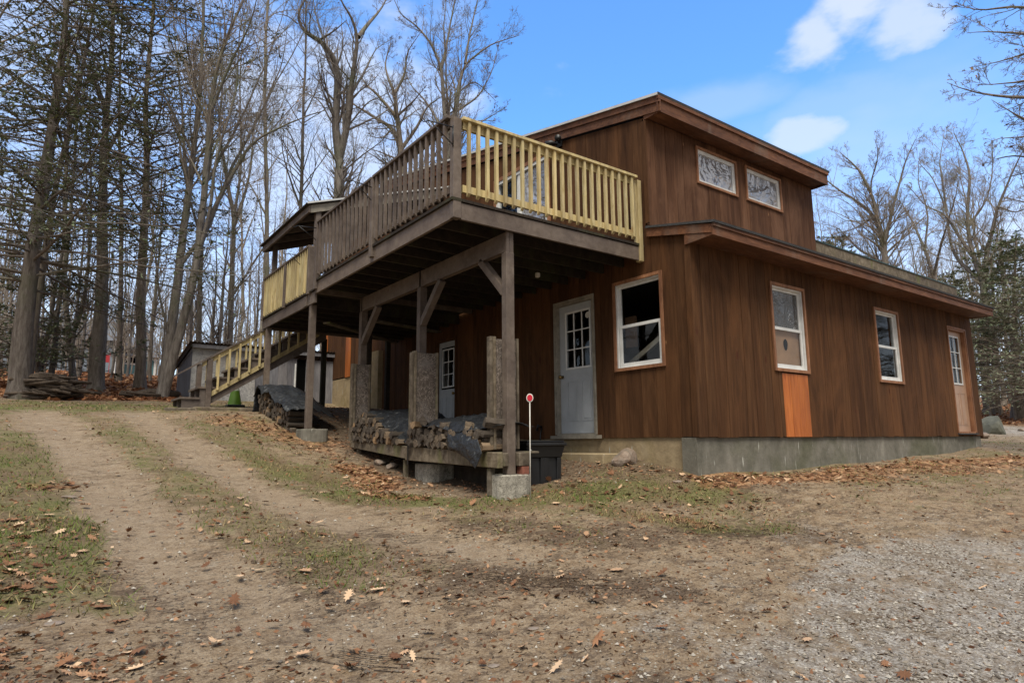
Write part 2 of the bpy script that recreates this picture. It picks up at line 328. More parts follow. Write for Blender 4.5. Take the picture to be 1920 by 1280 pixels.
# ---------------------------------------------------------------- terrain
GP=np.array([(0,0,-1.62),(3,-5,-1.95),(-6,-6,-1.9),(12,-6,-1.35),(24,-6,-1.0),(-12,4,-.9),(1,3.9,-1.02),(1.94,3.8,-1.0),(3.6,3.6,-.99),(3.8,2.2,-1.2),(.1,8.2,-.36),(6,4.4,-.78),
(4.3,5.8,-.61),(5.6,5.5,-.47),(6.5,5.12,-.40),(6.52,6.22,-.23),(6.7,4.95,-.455),(8,4.95,-.455),(9.6,4.95,-.41),(12.1,4.95,-.345),(15.6,4.95,-.205),(6.52,14.1,.80),(6.52,16,.86),(6.3,9,.0),(6.3,11.2,.42),
(4.2,7.9,-.54),(3.95,9.9,-.17),(3.5,10.6,.08),(3.3,12.4,.5),(2.1,13.4,.64),(3.4,15,.79),(0,16,.86),(-6,15,.78),(-14,15,.7),(3,17,1.0),(7,18,1.15),(8,10,.0),(12,9,.05),(17,8,.0),(1.8,10,.02),
(20,5,-.12),(26,7,.25),(34,10,.9),(22,0,-.6),(36,0,.1),(12,20,1.5),(12,3,-.72),(1,24,2.0),(-10,25,1.9),(12,30,2.6),(0,42,3.9),(22,42,3.9),(42,30,3.4),(-25,34,3),(62,20,3),(0,85,7),(60,85,7.5),(110,20,5),(-60,60,5),(-80,-10,0),(0,-60,-4),(100,-50,-1),(200,200,13),(-200,200,12),(200,-200,-5),(-200,-200,-8)],float)
def _rbf():
    n=len(GP); X=GP[:,:2]; D=np.linalg.norm(X[:,None]-X[None],axis=2)
    A=np.zeros((n+3,n+3)); A[:n,:n]=D; A[:n,n]=1; A[:n,n+1:]=X; A[n,:n]=1; A[n+1:,:n]=X.T
    return np.linalg.solve(A,np.concatenate([GP[:,2],[0,0,0]]))
RW=_rbf()
def height(x,y):
    x=np.atleast_1d(np.asarray(x,float)); y=np.atleast_1d(np.asarray(y,float)); sh=x.shape; x=x.ravel(); y=y.ravel()
    P=np.stack([x,y],1); n=len(GP); o=np.empty(len(x))
    for i in range(0,len(x),20000):
        q=P[i:i+20000]; D=np.sqrt(((q[:,None]-GP[None,:,:2])**2).sum(2)+.04); o[i:i+20000]=D@RW[:n]+RW[n]+q@RW[n+1:]
    o+=.012*np.sin(x*2.3+1.3*np.sin(y*1.7))*np.sin(y*2.1+.7)+.006*np.sin(x*7.1+y*3.3)*np.sin(y*6.3-x*2.2)
    return o.reshape(sh)
def hz(x,y): return float(height(x,y)[0])
def gp(px,py):
    d=ray(px,py); h=math.hypot(d[0],d[1]); t=np.concatenate([np.linspace(1,20,400),np.linspace(20.2,90,300)])/h
    X=d[0]*t; Y=d[1]*t; Z=d[2]*t; g=height(X,Y); k=np.argmax(Z<g)
    if not (Z<g).any(): k=len(t)-1
    return float(X[k]),float(Y[k])
def poly(pts): return np.array([gp(*p) for p in pts])
def segdist(X,Y,P):
    d=np.full(X.shape,1e9)
    for a,b in zip(P[:-1],P[1:]):
        ab=b-a; L=max((ab**2).sum(),1e-9); t=np.clip(((X-a[0])*ab[0]+(Y-a[1])*ab[1])/L,0,1)
        d=np.minimum(d,np.hypot(X-a[0]-t*ab[0],Y-a[1]-t*ab[1]))
    return d
def vnoise(X,Y,s,seed=0):
    r=np.random.default_rng(seed); o=np.zeros(X.shape)
    for k in range(5):
        a=r.uniform(0,6.28); f=s*1.7**k; ph=r.uniform(0,6.28,2)
        c,q=math.cos(a),math.sin(a); o+=np.sin((X*c+Y*q)*f+ph[0]+1.5*np.sin((X*-q+Y*c)*f*.8+ph[1]))*.75**k
    return o/2.2
RUTS=[(poly([(60,765),(130,830),(200,900),(270,1000),(350,1080),(480,1150),(700,1180)]),.32),(poly([(240,768),(340,830),(450,900),(590,960),(760,1010),(960,1040)]),.28)]
GRASS=[(poly([(0,762),(330,762)]),1.1,.9),(poly([(190,790),(300,860),(420,960),(560,1020),(640,1060)]),.6,.42),(poly([(330,790),(480,850),(620,920)]),.6,.42),(poly([(0,870),(60,980),(60,1100)]),.5,.6),(poly([(950,915),(1150,925),(1330,915)]),.35,.55),(poly([(480,860),(600,905)]),.35,.8),(poly([(20,1000),(140,990),(120,1060)]),.28,1.0),(poly([(640,930),(900,945),(1100,930),(1300,925)]),.30,.8),(poly([(1150,960),(1330,985)]),.22,.9),(poly([(0,830),(40,900)]),.5,.8),(poly([(1330,895),(1480,890)]),.15,.6),(poly([(400,770),(560,850)]),.5,.3),(poly([(1380,870),(1500,900)]),.1,.5),(poly([(1300,990),(1480,990)]),.18,.5),(poly([(60,1150),(240,1140)]),.2,.4)]
LEAVES=[(poly([(430,785),(540,815),(600,840)]),.62,.72),(poly([(600,815),(640,865)]),.2,.6),(poly([(655,878),(700,895),(715,915)]),.32,1.0),(poly([(690,925),(790,935)]),.16,.9),(poly([(1330,903),(1500,896),(1700,872),(1915,858)]),.28,.85),(poly([(1560,895),(1700,880),(1915,868)]),.5,.75),(poly([(1150,935),(1380,950)]),.45,.35),(poly([(1240,965),(1330,985)]),.15,.7),(poly([(60,915),(130,910)]),.16,.8),(poly([(0,1000),(20,1100)]),.3,.45),(poly([(0,1260),(150,1250)]),.25,.4),(poly([(1060,900),(1300,905)]),.3,.25),(poly([(780,910),(1000,925)]),.3,.3),(poly([(600,760),(700,800)]),.6,.35),(poly([(1100,880),(1290,885)]),.2,.45)]
GRAVEL=[(poly([(1900,1040),(1700,1060),(1600,1180),(1520,1280)]),.55,.9),(poly([(1915,1100),(1780,1250)]),.7,1.0),(poly([(1915,1000),(1600,1010)]),.8,.3),(poly([(1450,1100),(1250,1280)]),.5,.35),(poly([(1850,805),(1920,808)]),2.5,1.0)]
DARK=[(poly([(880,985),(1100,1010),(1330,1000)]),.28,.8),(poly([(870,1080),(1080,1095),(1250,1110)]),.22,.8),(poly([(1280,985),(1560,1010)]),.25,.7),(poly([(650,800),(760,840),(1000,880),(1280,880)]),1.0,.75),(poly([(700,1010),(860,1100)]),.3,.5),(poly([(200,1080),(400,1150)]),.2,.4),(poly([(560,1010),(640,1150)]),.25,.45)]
def field(X,Y,L):
    m=np.zeros(X.shape)
    n=vnoise(X,Y,2.2,5)*.35+vnoise(X,Y,6,6)*.2
    for P,r,a in L:
        d=segdist(X,Y,P)/r+n; m=np.maximum(m,a*np.clip(1.5-d,0,1))
    return m
def masks(X,Y):
    g=field(X,Y,GRASS); lf=field(X,Y,LEAVES); gv=field(X,Y,GRAVEL); dk=field(X,Y,DARK); rt=field(X,Y,RUTS and [(P,r,1.) for P,r in RUTS])
    edge=16.2+.02*X+vnoise(X,Y,.8,3)*.35
    forest=np.clip((Y-edge)*1.6,0,1)*((X<2.6)|(Y>18.6))*1.0
    rgt=np.clip((X-27-vnoise(X,Y,.5,4))/1.5,0,1); forest=np.maximum(forest,rgt*(Y>.34*X-4.5)); far=np.clip((np.hypot(X,Y)-34)/3,0,1); forest=np.maximum(forest,far)
    road=np.clip(1.3-segdist(X,Y,np.array([(17.,-3.),(22.,3.6),(25.5,7.4),(27,16.)]))/2.4,0,1); gv=np.maximum(gv,road*(forest<.5)); 
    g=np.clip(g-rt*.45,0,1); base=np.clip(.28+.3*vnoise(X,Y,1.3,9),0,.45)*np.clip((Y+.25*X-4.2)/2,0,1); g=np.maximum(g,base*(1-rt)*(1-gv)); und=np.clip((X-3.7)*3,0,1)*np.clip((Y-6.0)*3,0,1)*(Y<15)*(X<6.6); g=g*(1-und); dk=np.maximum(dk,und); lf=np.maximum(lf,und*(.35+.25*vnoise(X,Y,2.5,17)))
    return g,lf,gv,dk,forest,rt
def ground_mat():
    t=NT('ground_soil'); v=t.coord(); a=t.n('Attribute',attribute_name='m1'); b=t.n('Attribute',attribute_name='m2')
    sa=t.n('SeparateColor'); t.L.new(a.outputs['Color'],sa.inputs[0]); sb=t.n('SeparateColor'); t.L.new(b.outputs['Color'],sb.inputs[0])
    G,LF,GV=sa.outputs; DK,FO,RU=sb.outputs
    n1=t.noise(v,1.6,8,.62); n2=t.noise(v,9,8,.7); n3=t.noise(v,60,8,.85); n4=t.noise(v,3.5,8,.68,.6)
    soil=t.ramp(n3,[(.30,(.090,.064,.042)),(.45,(.25,.19,.13)),(.57,(.375,.30,.21)),(.75,(.56,.48,.355))])
    soil=t.mix(t.mapr(n2,.40,.62),t.mix(1,soil,(.72,.66,.60),'MULTIPLY'),soil); soil=t.mix(t.math('MULTIPLY',RU,.32),soil,t.ramp(n3,[(.3,(.18,.142,.105)),(.7,(.37,.305,.235))]))
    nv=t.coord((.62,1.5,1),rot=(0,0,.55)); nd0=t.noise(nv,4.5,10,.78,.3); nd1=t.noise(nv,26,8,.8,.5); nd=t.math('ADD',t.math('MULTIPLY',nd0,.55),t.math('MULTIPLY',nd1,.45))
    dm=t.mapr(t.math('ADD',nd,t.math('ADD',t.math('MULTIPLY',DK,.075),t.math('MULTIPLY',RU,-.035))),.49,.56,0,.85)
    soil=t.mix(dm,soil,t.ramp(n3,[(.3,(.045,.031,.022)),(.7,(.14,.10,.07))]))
    # gravel
    p1=t.vor(v,55,'Color'); bw=t.n('RGBToBW'); t.L.new(p1,bw.inputs[0]); pd=t.vor(v,55,'Distance'); p2=t.vor(v,120,'Color'); bw2=t.n('RGBToBW'); t.L.new(p2,bw2.inputs[0])
    gr=t.ramp(bw.outputs[0],[(.15,(.09,.075,.06)),(.5,(.27,.235,.19)),(.85,(.52,.50,.46))]); gr=t.mix(.4,gr,t.ramp(bw2.outputs[0],[(.2,(.16,.14,.11)),(.8,(.55,.52,.47))])); gr=t.mix(t.mapr(pd,.45,.7),gr,(.10,.078,.058)); gr=t.mix(t.mapr(n1,.42,.60,.28,0),gr,(.55,.56,.56)); gr=t.mix(t.mapr(n4,.50,.62,0,.8),gr,t.ramp(n3,[(.3,(.08,.06,.042)),(.7,(.25,.195,.14))]))
    col=t.mix(t.mapr(t.math('ADD',GV,t.math('ADD',t.math('MULTIPLY',t.math('SUBTRACT',n2,.5),1.8),t.math('MULTIPLY',t.math('SUBTRACT',n1,.5),2.4))),.30,1.0,0,.85),soil,gr)
    # grass / thatch
    gc=t.ramp(t.noise(v,28,6,.7),[(.3,(.045,.055,.016)),(.5,(.11,.115,.04)),(.7,(.22,.18,.095))]); gc=t.mix(t.mapr(n1,.42,.62),gc,t.ramp(n3,[(.3,(.07,.048,.030)),(.7,(.22,.155,.095))]))
    gm=t.mapr(t.math('ADD',G,t.math('ADD',t.math('MULTIPLY',t.math('SUBTRACT',n4,.5),1.3),t.math('MULTIPLY',t.math('SUBTRACT',n2,.5),.9))),.20,.6); col=t.mix(t.math('MULTIPLY',gm,.85),col,gc)
    lv=t.vor(v,13,'Color'); lb=t.n('RGBToBW'); t.L.new(lv,lb.inputs[0])
    lc=t.ramp(lb.outputs[0],[(.15,(.07,.030,.016)),(.5,(.22,.105,.05)),(.85,(.42,.25,.14))])
    fm=t.math('MAXIMUM',t.math('MULTIPLY',FO,1.0),t.mapr(t.math('ADD',LF,t.math('MULTIPLY',t.math('SUBTRACT',n2,.5),1.2)),.5,.9)); col=t.mix(fm,col,lc)
    hh=t.math('ADD',t.math('MULTIPLY',n3,.5),t.math('MULTIPLY',n2,.9)); t.fin(col,.95,.12,t.bump(hh,.75,.035))
ground_mat()
def axisgrid(lo,a,b,hi,fine,n):
    m=np.arange(a,b+1e-6,fine); k=np.linspace(0,1,n+1)[1:]
    up=b+(hi-b)*(k**2.6); dn=a-(a-lo)*(k**2.6); up=b+np.maximum(up-b,fine*np.arange(1,n+1)); dn=a-np.maximum(a-dn,fine*np.arange(1,n+1))
    return np.concatenate([dn[::-1],m,up])
def make_ground():
    xs=axisgrid(-500,-3,19,500,.11,70); ys=axisgrid(-500,-.5,18.5,500,.11,70)
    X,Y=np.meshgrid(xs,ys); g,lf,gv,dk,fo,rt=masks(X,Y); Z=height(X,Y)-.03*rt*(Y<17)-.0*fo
    V=np.stack([X,Y,Z],2).reshape(-1,3); nx=len(xs); ny=len(ys); i=np.arange(nx-1); j=np.arange(ny-1); I,J=np.meshgrid(i,j); k=(J*nx+I).ravel()
    F=np.stack([k,k+1,k+1+nx,k+nx],1); one=np.ones(X.size)
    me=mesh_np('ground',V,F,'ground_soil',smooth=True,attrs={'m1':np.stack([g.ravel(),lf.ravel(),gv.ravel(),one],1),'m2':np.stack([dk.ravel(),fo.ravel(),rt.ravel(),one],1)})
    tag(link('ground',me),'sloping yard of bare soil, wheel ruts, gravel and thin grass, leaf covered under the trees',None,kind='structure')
make_ground()
# ---------------------------------------------------------------- the house
CX,CY,UY=6.52,5.04,5.69
MR=lambda u,o,z:(u,CY-o,z)          # right wall: u=X
ML=lambda u,o,z:(CX-o,u,z)          # left wall: u=Y
MU=lambda u,o,z:(u,UY-o,z)          # upper right wall
ME=lambda u,o,z:(15.77+o,u,z)
MN=lambda u,o,z:(u,18.3+o,z)
house=empty('wood_house',(CX,CY,0),'two storey brown board sided house with shed roofs and an upper clerestory','house')
def boards(M,u0,u1,zb,zt,ops=(),w=(.17,.29),mat='siding',name='wall',th=.022,parent=None,back=True):
    mb=MB(); bk=MB(); u=u0
    zbf=zb if callable(zb) else (lambda q:zb); ztf=zt if callable(zt) else (lambda q:zt)
    edges=[u0]
    while u<u1:
        u+=random.uniform(*w)
        if u>u1-.08: u=u1
        edges.append(u)
    for a,b in zip(edges[:-1],edges[1:]):
        tone=random.random(); off=random.uniform(-.002,.003); cuts=sorted({a,b}|{c for o in ops for c in o[:2] if a+.002<c<b-.002})
        for c,d in zip(cuts[:-1],cuts[1:]):
            mid=(c+d)/2; segs=[]; z=None; lo=zbf(mid)
            for o in sorted([o for o in ops if o[0]<mid<o[1]],key=lambda o:o[2]):
                if o[2]>lo: segs.append((lo,o[2]))
                lo=max(lo,o[3])
            segs.append((lo,None))
            for s,e in segs:
                l=c+(.003 if c==a else 0); r=d-(.003 if d==b else 0)
                zl0=zbf(l) if s==zbf(mid) else s; zr0=zbf(r) if s==zbf(mid) else s
                if s==zbf(mid): dz=random.uniform(-.006,.006); zl0+=dz; zr0+=dz
                zl1=ztf(l) if e is None else e; zr1=ztf(r) if e is None else e
                if min(zl1,zr1)<=max(zl0,zr0): continue
                mb.hexa([M(l,off,zl0),M(r,off,zr0),M(r,off-th,zr0),M(l,off-th,zl0),M(l,off,zl1),M(r,off,zr1),M(r,off-th,zr1),M(l,off-th,zl1)],tone)
                if back:
                    a2=c; b2=d
                    bk.add([M(a2,-.035,zl0),M(b2,-.035,zr0),M(b2,-.035,zr1),M(a2,-.035,zl1)],[(0,1,2,3)],.5)
    w_=mb.build(name,mat,parent or house)
    if back: bk.build('wall_backing','dark_void',w_)
    return w_
RK=lambda y:4.47+.205*(y-5.62)        # underside of the upper rake
winW=(5.53,6.405,.98,2.225); w1=(8.275,9.145,.975,2.225); w2=(11.395,12.275,.965,2.22); door1=(6.86,7.74,.09,2.155); door2=(10.83,11.62,.0,2.07); door3=(14.49,15.365,.10,2.195)
ua=(7.625,8.60,3.82,4.37); ub=(8.875,9.865,3.83,4.385); slid=(7.88,9.38,2.66,4.79); patch=(8.44,9.11,.0,.945)
boards(MR,CX-.022,15.77,.03,2.52,[w1,w2,door3,patch])
boards(MU,CX-.022,10.93,2.93,4.50,[ua,ub],mat='siding_weathered')
def ltop(y): return 2.75+.15*(y-5.1) if y<UY else (RK(y)+.03 if y<14.2 else RK(14.2)-.33*(y-14.2))
def lbot(y):
    return .035 if y<11.9 else (.6 if y<14.25 else 1.76)
boards(ML,CY+.001,UY,.035,ltop,[(winW[0],UY,winW[2],winW[3])])
boards(ML,UY,14.25,lbot,ltop,[(UY-.01,winW[1],winW[2],winW[3]),door1,door2,slid])
boards(ML,14.25,18.28,lbot,ltop)
ow=MB()
for a,b in ((18.06,18.30),(16.3,16.48),(16.48,16.62)): ow.mbox(ML,a,b,.004,.022,1.74,3.4)
tag(ow.build('siding_patch','orange_wood',house),'bright orange replacement boards at the far corner under the lower deck')
pb=MB(); u=8.44
for wd in (.20,.19,.145,.135):
    pb.mbox(MR,u+.002,u+wd-.002,-.02,.003+random.uniform(0,.002),.03,.93); u+=wd
tag(pb.build('siding_patch','orange_wood',house),'bright orange new boards under the first window')
eb=MB()
for M,a,b,z in ((ME,CY-.0,18.3,2.9),(MN,CX,15.77,4.9)): eb.mbox(M,a,b,-.02,0,-.0,z)
eb.build('wall','siding',house)
fl=MB(); fl.box(6.58,15.7,5.1,5.72,2.46,2.50); fl.box(6.58,15.7,5.78,18.2,2.50,2.56); fl.box(10.9,10.93,5.7,18.2,2.9,5.0); fl.box(6.62,15.7,13.0,13.05,-.2,2.4); fl.box(11.2,11.25,5.2,13,-.6,2.4); fl.build('interior_structure','interior',house)
# foundation
fd=MB(); fd.box(6.50,15.70,5.075,5.30,-1.2,.028); tag(fd.build('foundation','concrete_grey',house),'stained grey concrete footing under the right hand wall')
fd=MB(); fd.box(6.545,6.70,5.301,14.4,-1.2,.06); fd.build('foundation','concrete_tan',house)
fd=MB(); fd.box(6.53,6.75,14.9,18.2,-.5,1.73); fd.box(6.40,6.75,14.25,14.9,-.5,2.2); tag(fd.build('foundation','concrete_tan',house),'tall pale concrete wall at the uphill corner')
# roofs
def slab(pts,th,mat,name,parent=house,tone=.5):
    mb=MB(); vs=[Vector(p) for p in pts]; n=(vs[1]-vs[0]).cross(vs[2]-vs[0]).normalized(); n=n if n.z>0 else -n
    k=len(vs); lo=[v-n*th for v in vs]; mb.add(list(vs)+lo,[tuple(range(k)),tuple(range(2*k-1,k-1,-1))]+[(i,k+i,k+(i+1)%k,(i+1)%k) for i in range(k)],tone)
    return mb.build(name,mat,parent)
UT=lambda y:4.735+.205*(y-5.38)
r1=slab([(6.44,5.37,UT(5.37)),(11.0,5.37,UT(5.37)),(11.0,14.25,UT(14.25)),(6.44,14.25,UT(14.25))],.035,'shingle','roof')
slab([(6.44,14.25,UT(14.25)),(11.0,14.25,UT(14.25)),(11.0,18.6,5.0),(6.44,18.6,5.0)],.035,'shingle','roof')
# soffit + fascia of the upper roof
sf=MB(); sf.hexa([(6.50,5.425,4.50),(10.93,5.425,4.50),(10.93,5.71,4.52),(6.50,5.71,4.52),(6.50,5.425,4.515),(10.93,5.425,4.515),(10.93,5.71,4.535),(6.50,5.71,4.535)]); sf.build('soffit','fascia_wood',house)
def fascia(M_,segs,name='fascia',mat='fascia_wood'):
    mb=MB()
    for s in segs: mb.mbox(M_,*s)
    return mb.build(name,mat,house)
MF=lambda u,o,z:(u,5.40-o,z)
fascia(MF,[(6.46,8.35,-.022,0,4.472,4.645),(8.353,10.96,-.022,0,4.472,4.645),(6.45,8.0,-.02,.022,4.648,4.705),(8.003,10.97,-.02,.022,4.648,4.705)])
fascia(lambda u,o,z:(10.95+o,u,z),[(5.425,5.74,-.02,0,4.474,4.70)])
def rake(x,y0,y1,zf,specs,mat='fascia_wood',name='rake_board'):
    mb=MB(); ys=[y0]
    while ys[-1]<y1-.01: ys.append(min(y1,ys[-1]+random.uniform(2.2,3.4)))
    for lo,hi,xo,th in specs:
        for a,b in zip(ys[:-1],ys[1:]):
            a2=a+.003
            mb.hexa([(x-xo,a2,zf(a2)+lo),(x-xo,b,zf(b)+lo),(x-xo+th,b,zf(b)+lo),(x-xo+th,a2,zf(a2)+lo),(x-xo,a2,zf(a2)+hi),(x-xo,b,zf(b)+hi),(x-xo+th,b,zf(b)+hi),(x-xo+th,a2,zf(a2)+hi)])
    return mb.build(name,mat,house)
rake(6.50,5.378,14.25,UT,[(-.262,-.135,.02,.02),(-.132,-.045,.042,.042)])
rake(6.50,5.378,14.25,UT,[(-.043,-.006,.068,.02)],'drip_edge','drip_edge')
dm=MB(); dm.prism([(5.40,4.475),(5.69,4.475),(5.69,4.55),(5.40,4.50)],'x',6.497,6.515); dm.build('rake_return','fascia_wood',house)
# lower roof over the right wall
LT=lambda y:2.675+.235*(y-4.60)
slab([(6.44,4.59,LT(4.59)),(15.86,4.59,LT(4.59)),(15.86,5.74,LT(5.74)-.03),(6.44,5.70,LT(5.70)-.03)],.03,'shingle','roof')
dr=MB(); dr.box(6.45,15.85,4.597,4.607,2.643,2.652); dr.build('drip_edge','shingle',house)
fascia(lambda u,o,z:(u,4.63-o,z),[(6.46,9.6,-.022,0,2.495,2.60),(9.603,12.9,-.022,0,2.495,2.60),(12.903,15.82,-.022,0,2.495,2.60),(6.455,11.2,-.02,.02,2.603,2.641),(11.203,15.83,-.02,.02,2.603,2.641)])
fascia(lambda u,o,z:(15.80+o,u,z),[(4.653,5.06,-.02,0,2.497,2.64)])
sf=MB(); sf.hexa([(6.50,4.655,2.50),(15.78,4.655,2.50),(15.78,5.06,2.52),(6.50,5.06,2.52),(6.50,4.655,2.512),(15.78,4.655,2.512),(15.78,5.06,2.532),(6.50,5.06,2.532)]); sf.build('soffit','fascia_wood',house)
lr=MB(); lr.hexa([(6.46,4.655,2.53),(6.50,4.655,2.53),(6.50,5.70,2.755),(6.46,5.70,2.755),(6.46,4.655,2.64),(6.50,4.655,2.64),(6.50,5.70,2.885),(6.46,5.70,2.885)])
lr.prism([(4.655,2.50),(5.08,2.48),(5.08,2.618),(4.655,2.527)],'x',6.47,6.50); lr.build('rake_board','fascia_wood',house)
# rear green roof
fascia(lambda u,o,z:(u,5.72-o,z),[(10.94,14.3,-.022,0,3.29,3.515),(14.303,17.3,-.022,0,3.29,3.51)],mat='weathered_wood')
slab([(10.94,5.70,3.54),(17.34,5.70,3.535),(17.34,12.5,4.83),(10.94,12.5,4.835)],.018,'green_metal','roof')
bw=MB(); bw.box(10.96,15.7,5.84,5.90,2.9,3.3); bw.box(6.6,6.62,5.75,14.2,2.6,4.45); bw.build('wall','dark_void',house)
cb=MB(); cb.box(6.494,6.514,5.027,5.115,.033,2.49,.62); cb.build('corner_board','siding',house)
cb=MB(); cb.box(6.494,6.514,5.675,5.74,2.96,4.46,.5); cb.build('corner_board','siding',house)
ss=MB(); ss.box(CX-.045,CX+.01,6.75,7.86,.028,.078); ss.build('door_sill','frame_grey',house)
# ---- windows
def frame(mb,M,u0,u1,z0,z1,w,o0,o1,tone=None,wb=None):
    wb=w if wb is None else wb
    mb.mbox(M,u0,u0+w,o0,o1,z0,z1,tone); mb.mbox(M,u1-w,u1,o0,o1,z0,z1,tone); mb.mbox(M,u0+w,u1-w,o0,o1,z1-w,z1,tone); mb.mbox(M,u0+w,u1-w,o0,o1,z0,z0+wb,tone)
def window(M,b,name,label,upper='glass',lower='glass',trimw=.044,hung=True,depth=.075,trim=True):
    u0,u1,z0,z1=b; f=MB(); j=.042
    frame(f,M,u0,u1,z0,z1,j,-depth-.03,-.002,wb=.03)
    win=f.build('window','vinyl' if hung else 'vinyl',house); 
    if label: win['label']=label
    if trim:
        tm=MB(); frame(tm,M,u0-.022,u1+.022,z0-.022,z1+.022,trimw,.004,.028); tm.build('window_trim','trim_wood',win)
    a0,a1=u0+j,u1-j
    if hung:
        zm=z0+(z1-z0)*.49
        s=MB(); frame(s,M,a0+.001,a1-.001,zm-.018,z1-j-.001,.032,-depth+.002,-depth+.03); s.build('sash','vinyl',win)
        s=MB(); frame(s,M,a0+.012,a1-.012,z0+.03,zm+.02,.042,-depth+.031,-depth+.052,wb=.06); s.build('sash','vinyl',win)
        for mat,za,zb_,o in ((upper,zm,z1-j,-depth+.015),(lower,z0+.06,zm,-depth+.04)):
            p=MB(); p.add([M(a0+.02,o,za),M(a1-.02,o,za),M(a1-.02,o,zb_),M(a0+.02,o,zb_)],[(0,1,2,3)]); p.build('pane',mat,win)
    else:
        s=MB(); frame(s,M,a0+.001,a1-.001,z0+.03,z1-j,.028,-depth+.002,-depth+.03); s.build('sash','vinyl',win)
        p=MB(); p.add([M(a0+.02,-depth+.015,z0+.04),M(a1-.02,-depth+.015,z0+.04),M(a1-.02,-depth+.015,z1-.04),M(a0+.02,-depth+.015,z1-.04)],[(0,1,2,3)]); p.build('pane',upper,win)
    return win
wW=window(ML,winW,'w','large sash window beside the blue-grey door')
wa=window(MR,w1,'w','sash window with wavy plastic film and a brown board behind the lower pane','plastic_film','glass')
window(MR,w2,'w','sash window in the middle of the long wall')
window(MU,ua,'w','left clerestory window with silver film','silver_film',hung=False,trimw=.036,depth=.035)
window(MU,ub,'w','right clerestory window with silver film','silver_film',hung=False,trimw=.036,depth=.035)
cbd=MB(); cbd.mbox(MR,8.33,9.09,-.085,-.075,1.0,1.60); cbd.build('cardboard_panel','cardboard',wa)
pf=MB(); pf.add([MR(8.36,-.031,1.05),MR(9.06,-.031,1.05),MR(9.06,-.031,1.58),MR(8.36,-.031,1.58)],[(0,1,2,3)])
dd=MB(); c=ony(1473,646,CY+.07); dd.add([MR(c[0]+.055*math.cos(a)*(1+.1*math.sin(3*a)),-.070,c[2]+.085*math.sin(a)) for a in np.linspace(0,6.28,20)[:-1]],[tuple(range(19))]); dd.build('dark_patch','dark_void',wa)
ib=MB(); a=onx(1182,683,CX+.35); b=onx(1252,622,CX+.35); ib.beam(a,Vector(b)+(Vector(b)-Vector(a))*.15,.05,.07); ib.build('leaning_board','frame_grey',wW)
ib=MB(); a=onx(1176,600,CX+.6); b=onx(1196,650,CX+.6); ib.box(CX+.55,CX+.6,b[1],a[1],b[2]-.0,a[2]+.03); ib.build('cardboard_panel','cardboard',wW)
# sliding door
sd=MB(); frame(sd,ML,slid[0],slid[1],slid[2],slid[3],.055,-.07,.012); mid=8.72; sd.mbox(ML,mid-.06,mid-.006,-.05,-.001,slid[2]+.056,slid[3]-.056); sd.mbox(ML,mid+.006,mid+.05,-.06,-.02,slid[2]+.056,slid[3]-.056); s_=sd.build('sliding_door','vinyl',house); s_['label']='white framed sliding glass door onto the upper deck'
tm=MB(); frame(tm,ML,slid[0]-.07,slid[1]+.07,slid[2]-.02,slid[3]+.07,.068,.003,.026); tm.build('door_trim','trim_wood',s_)
p=MB(); p.add([ML(slid[0]+.05,-.04,slid[2]+.05),ML(mid-.05,-.04,slid[2]+.05),ML(mid-.05,-.04,slid[3]-.05),ML(slid[0]+.05,-.04,slid[3]-.05)],[(0,1,2,3)]); p.build('pane','silver_film',s_)
p=MB(); p.add([ML(mid+.04,-.04,slid[2]+.05),ML(slid[1]-.05,-.04,slid[2]+.05),ML(slid[1]-.05,-.04,slid[3]-.05),ML(mid+.04,-.04,slid[3]-.05)],[(0,1,2,3)]); p.build('pane','glass',s_)
# doors
def door(M,b,mat,fmat,label,knob,gl,grid,panels,rec=.05,glmat='glass',fr='vinyl',trimw=.06,jd=.06):
    u0,u1,z0,z1=b; f=MB(); frame(f,M,u0+.001,u1-.001,z0-.012,z1-.001,.038,-jd-.04,.006,wb=.03); f.mbox(M,u0-.03,u0,.0035,.02,z0,z1+.03); f.mbox(M,u1,u1+.03,.0035,.02,z0,z1+.03); f.mbox(M,u0,u1,.0035,.02,z1,z1+.03)
    fo=f.build('door_frame',fmat,house); 
    d=MB(); a,c=u0+.042,u1-.042; g0,g1,h0,h1=gl
    za=z0+.022; zb=z1-.042
    for q in ((a,g0,za,zb),(g1,c,za,zb),(g0,g1,za,h0),(g0,g1,h1,zb)): d.mbox(M,q[0],q[1],-rec-.035,-rec,q[2],q[3],.5)
    for p_ in panels:
        frame(d,M,*p_,.02,-rec,-rec+.007,.5); d.mbox(M,p_[0]+.035,p_[1]-.035,-rec,-rec+.006,p_[2]+.035,p_[3]-.035,.5)
    dO=d.build('door',mat,house); dO['label']=label
    g=MB(); frame(g,M,g0-.018,g1+.018,h0-.018,h1+.018,.03,-rec,-rec+.012)
    nx,nz=grid
    for i in range(1,nx): u=g0+(g1-g0)*i/nx; g.mbox(M,u-.009,u+.009,-rec-.004,-rec+.008,h0+.012,h1-.012)
    for i in range(1,nz): z=h0+(h1-h0)*i/nz; g.mbox(M,g0+.012,g1-.012,-rec-.004,-rec+.0085,z-.009,z+.009)
    g.build('window_grille',fr,dO)
    p=MB(); p.add([M(g0,-rec-.015,h0),M(g1,-rec-.015,h0),M(g1,-rec-.015,h1),M(g0,-rec-.015,h1)],[(0,1,2,3)]); p.build('pane',glmat,dO)
    if knob:
        k=MB(); ku,kz=knob; A=[Vector(M(ku,-rec+o,kz)) for o in (0,.03,.035,.055,.07,.072)]; k.tube(A,[.028,.012,.026,.032,.022,.004],12); k.build('door_knob','brass',dO)
    return dO
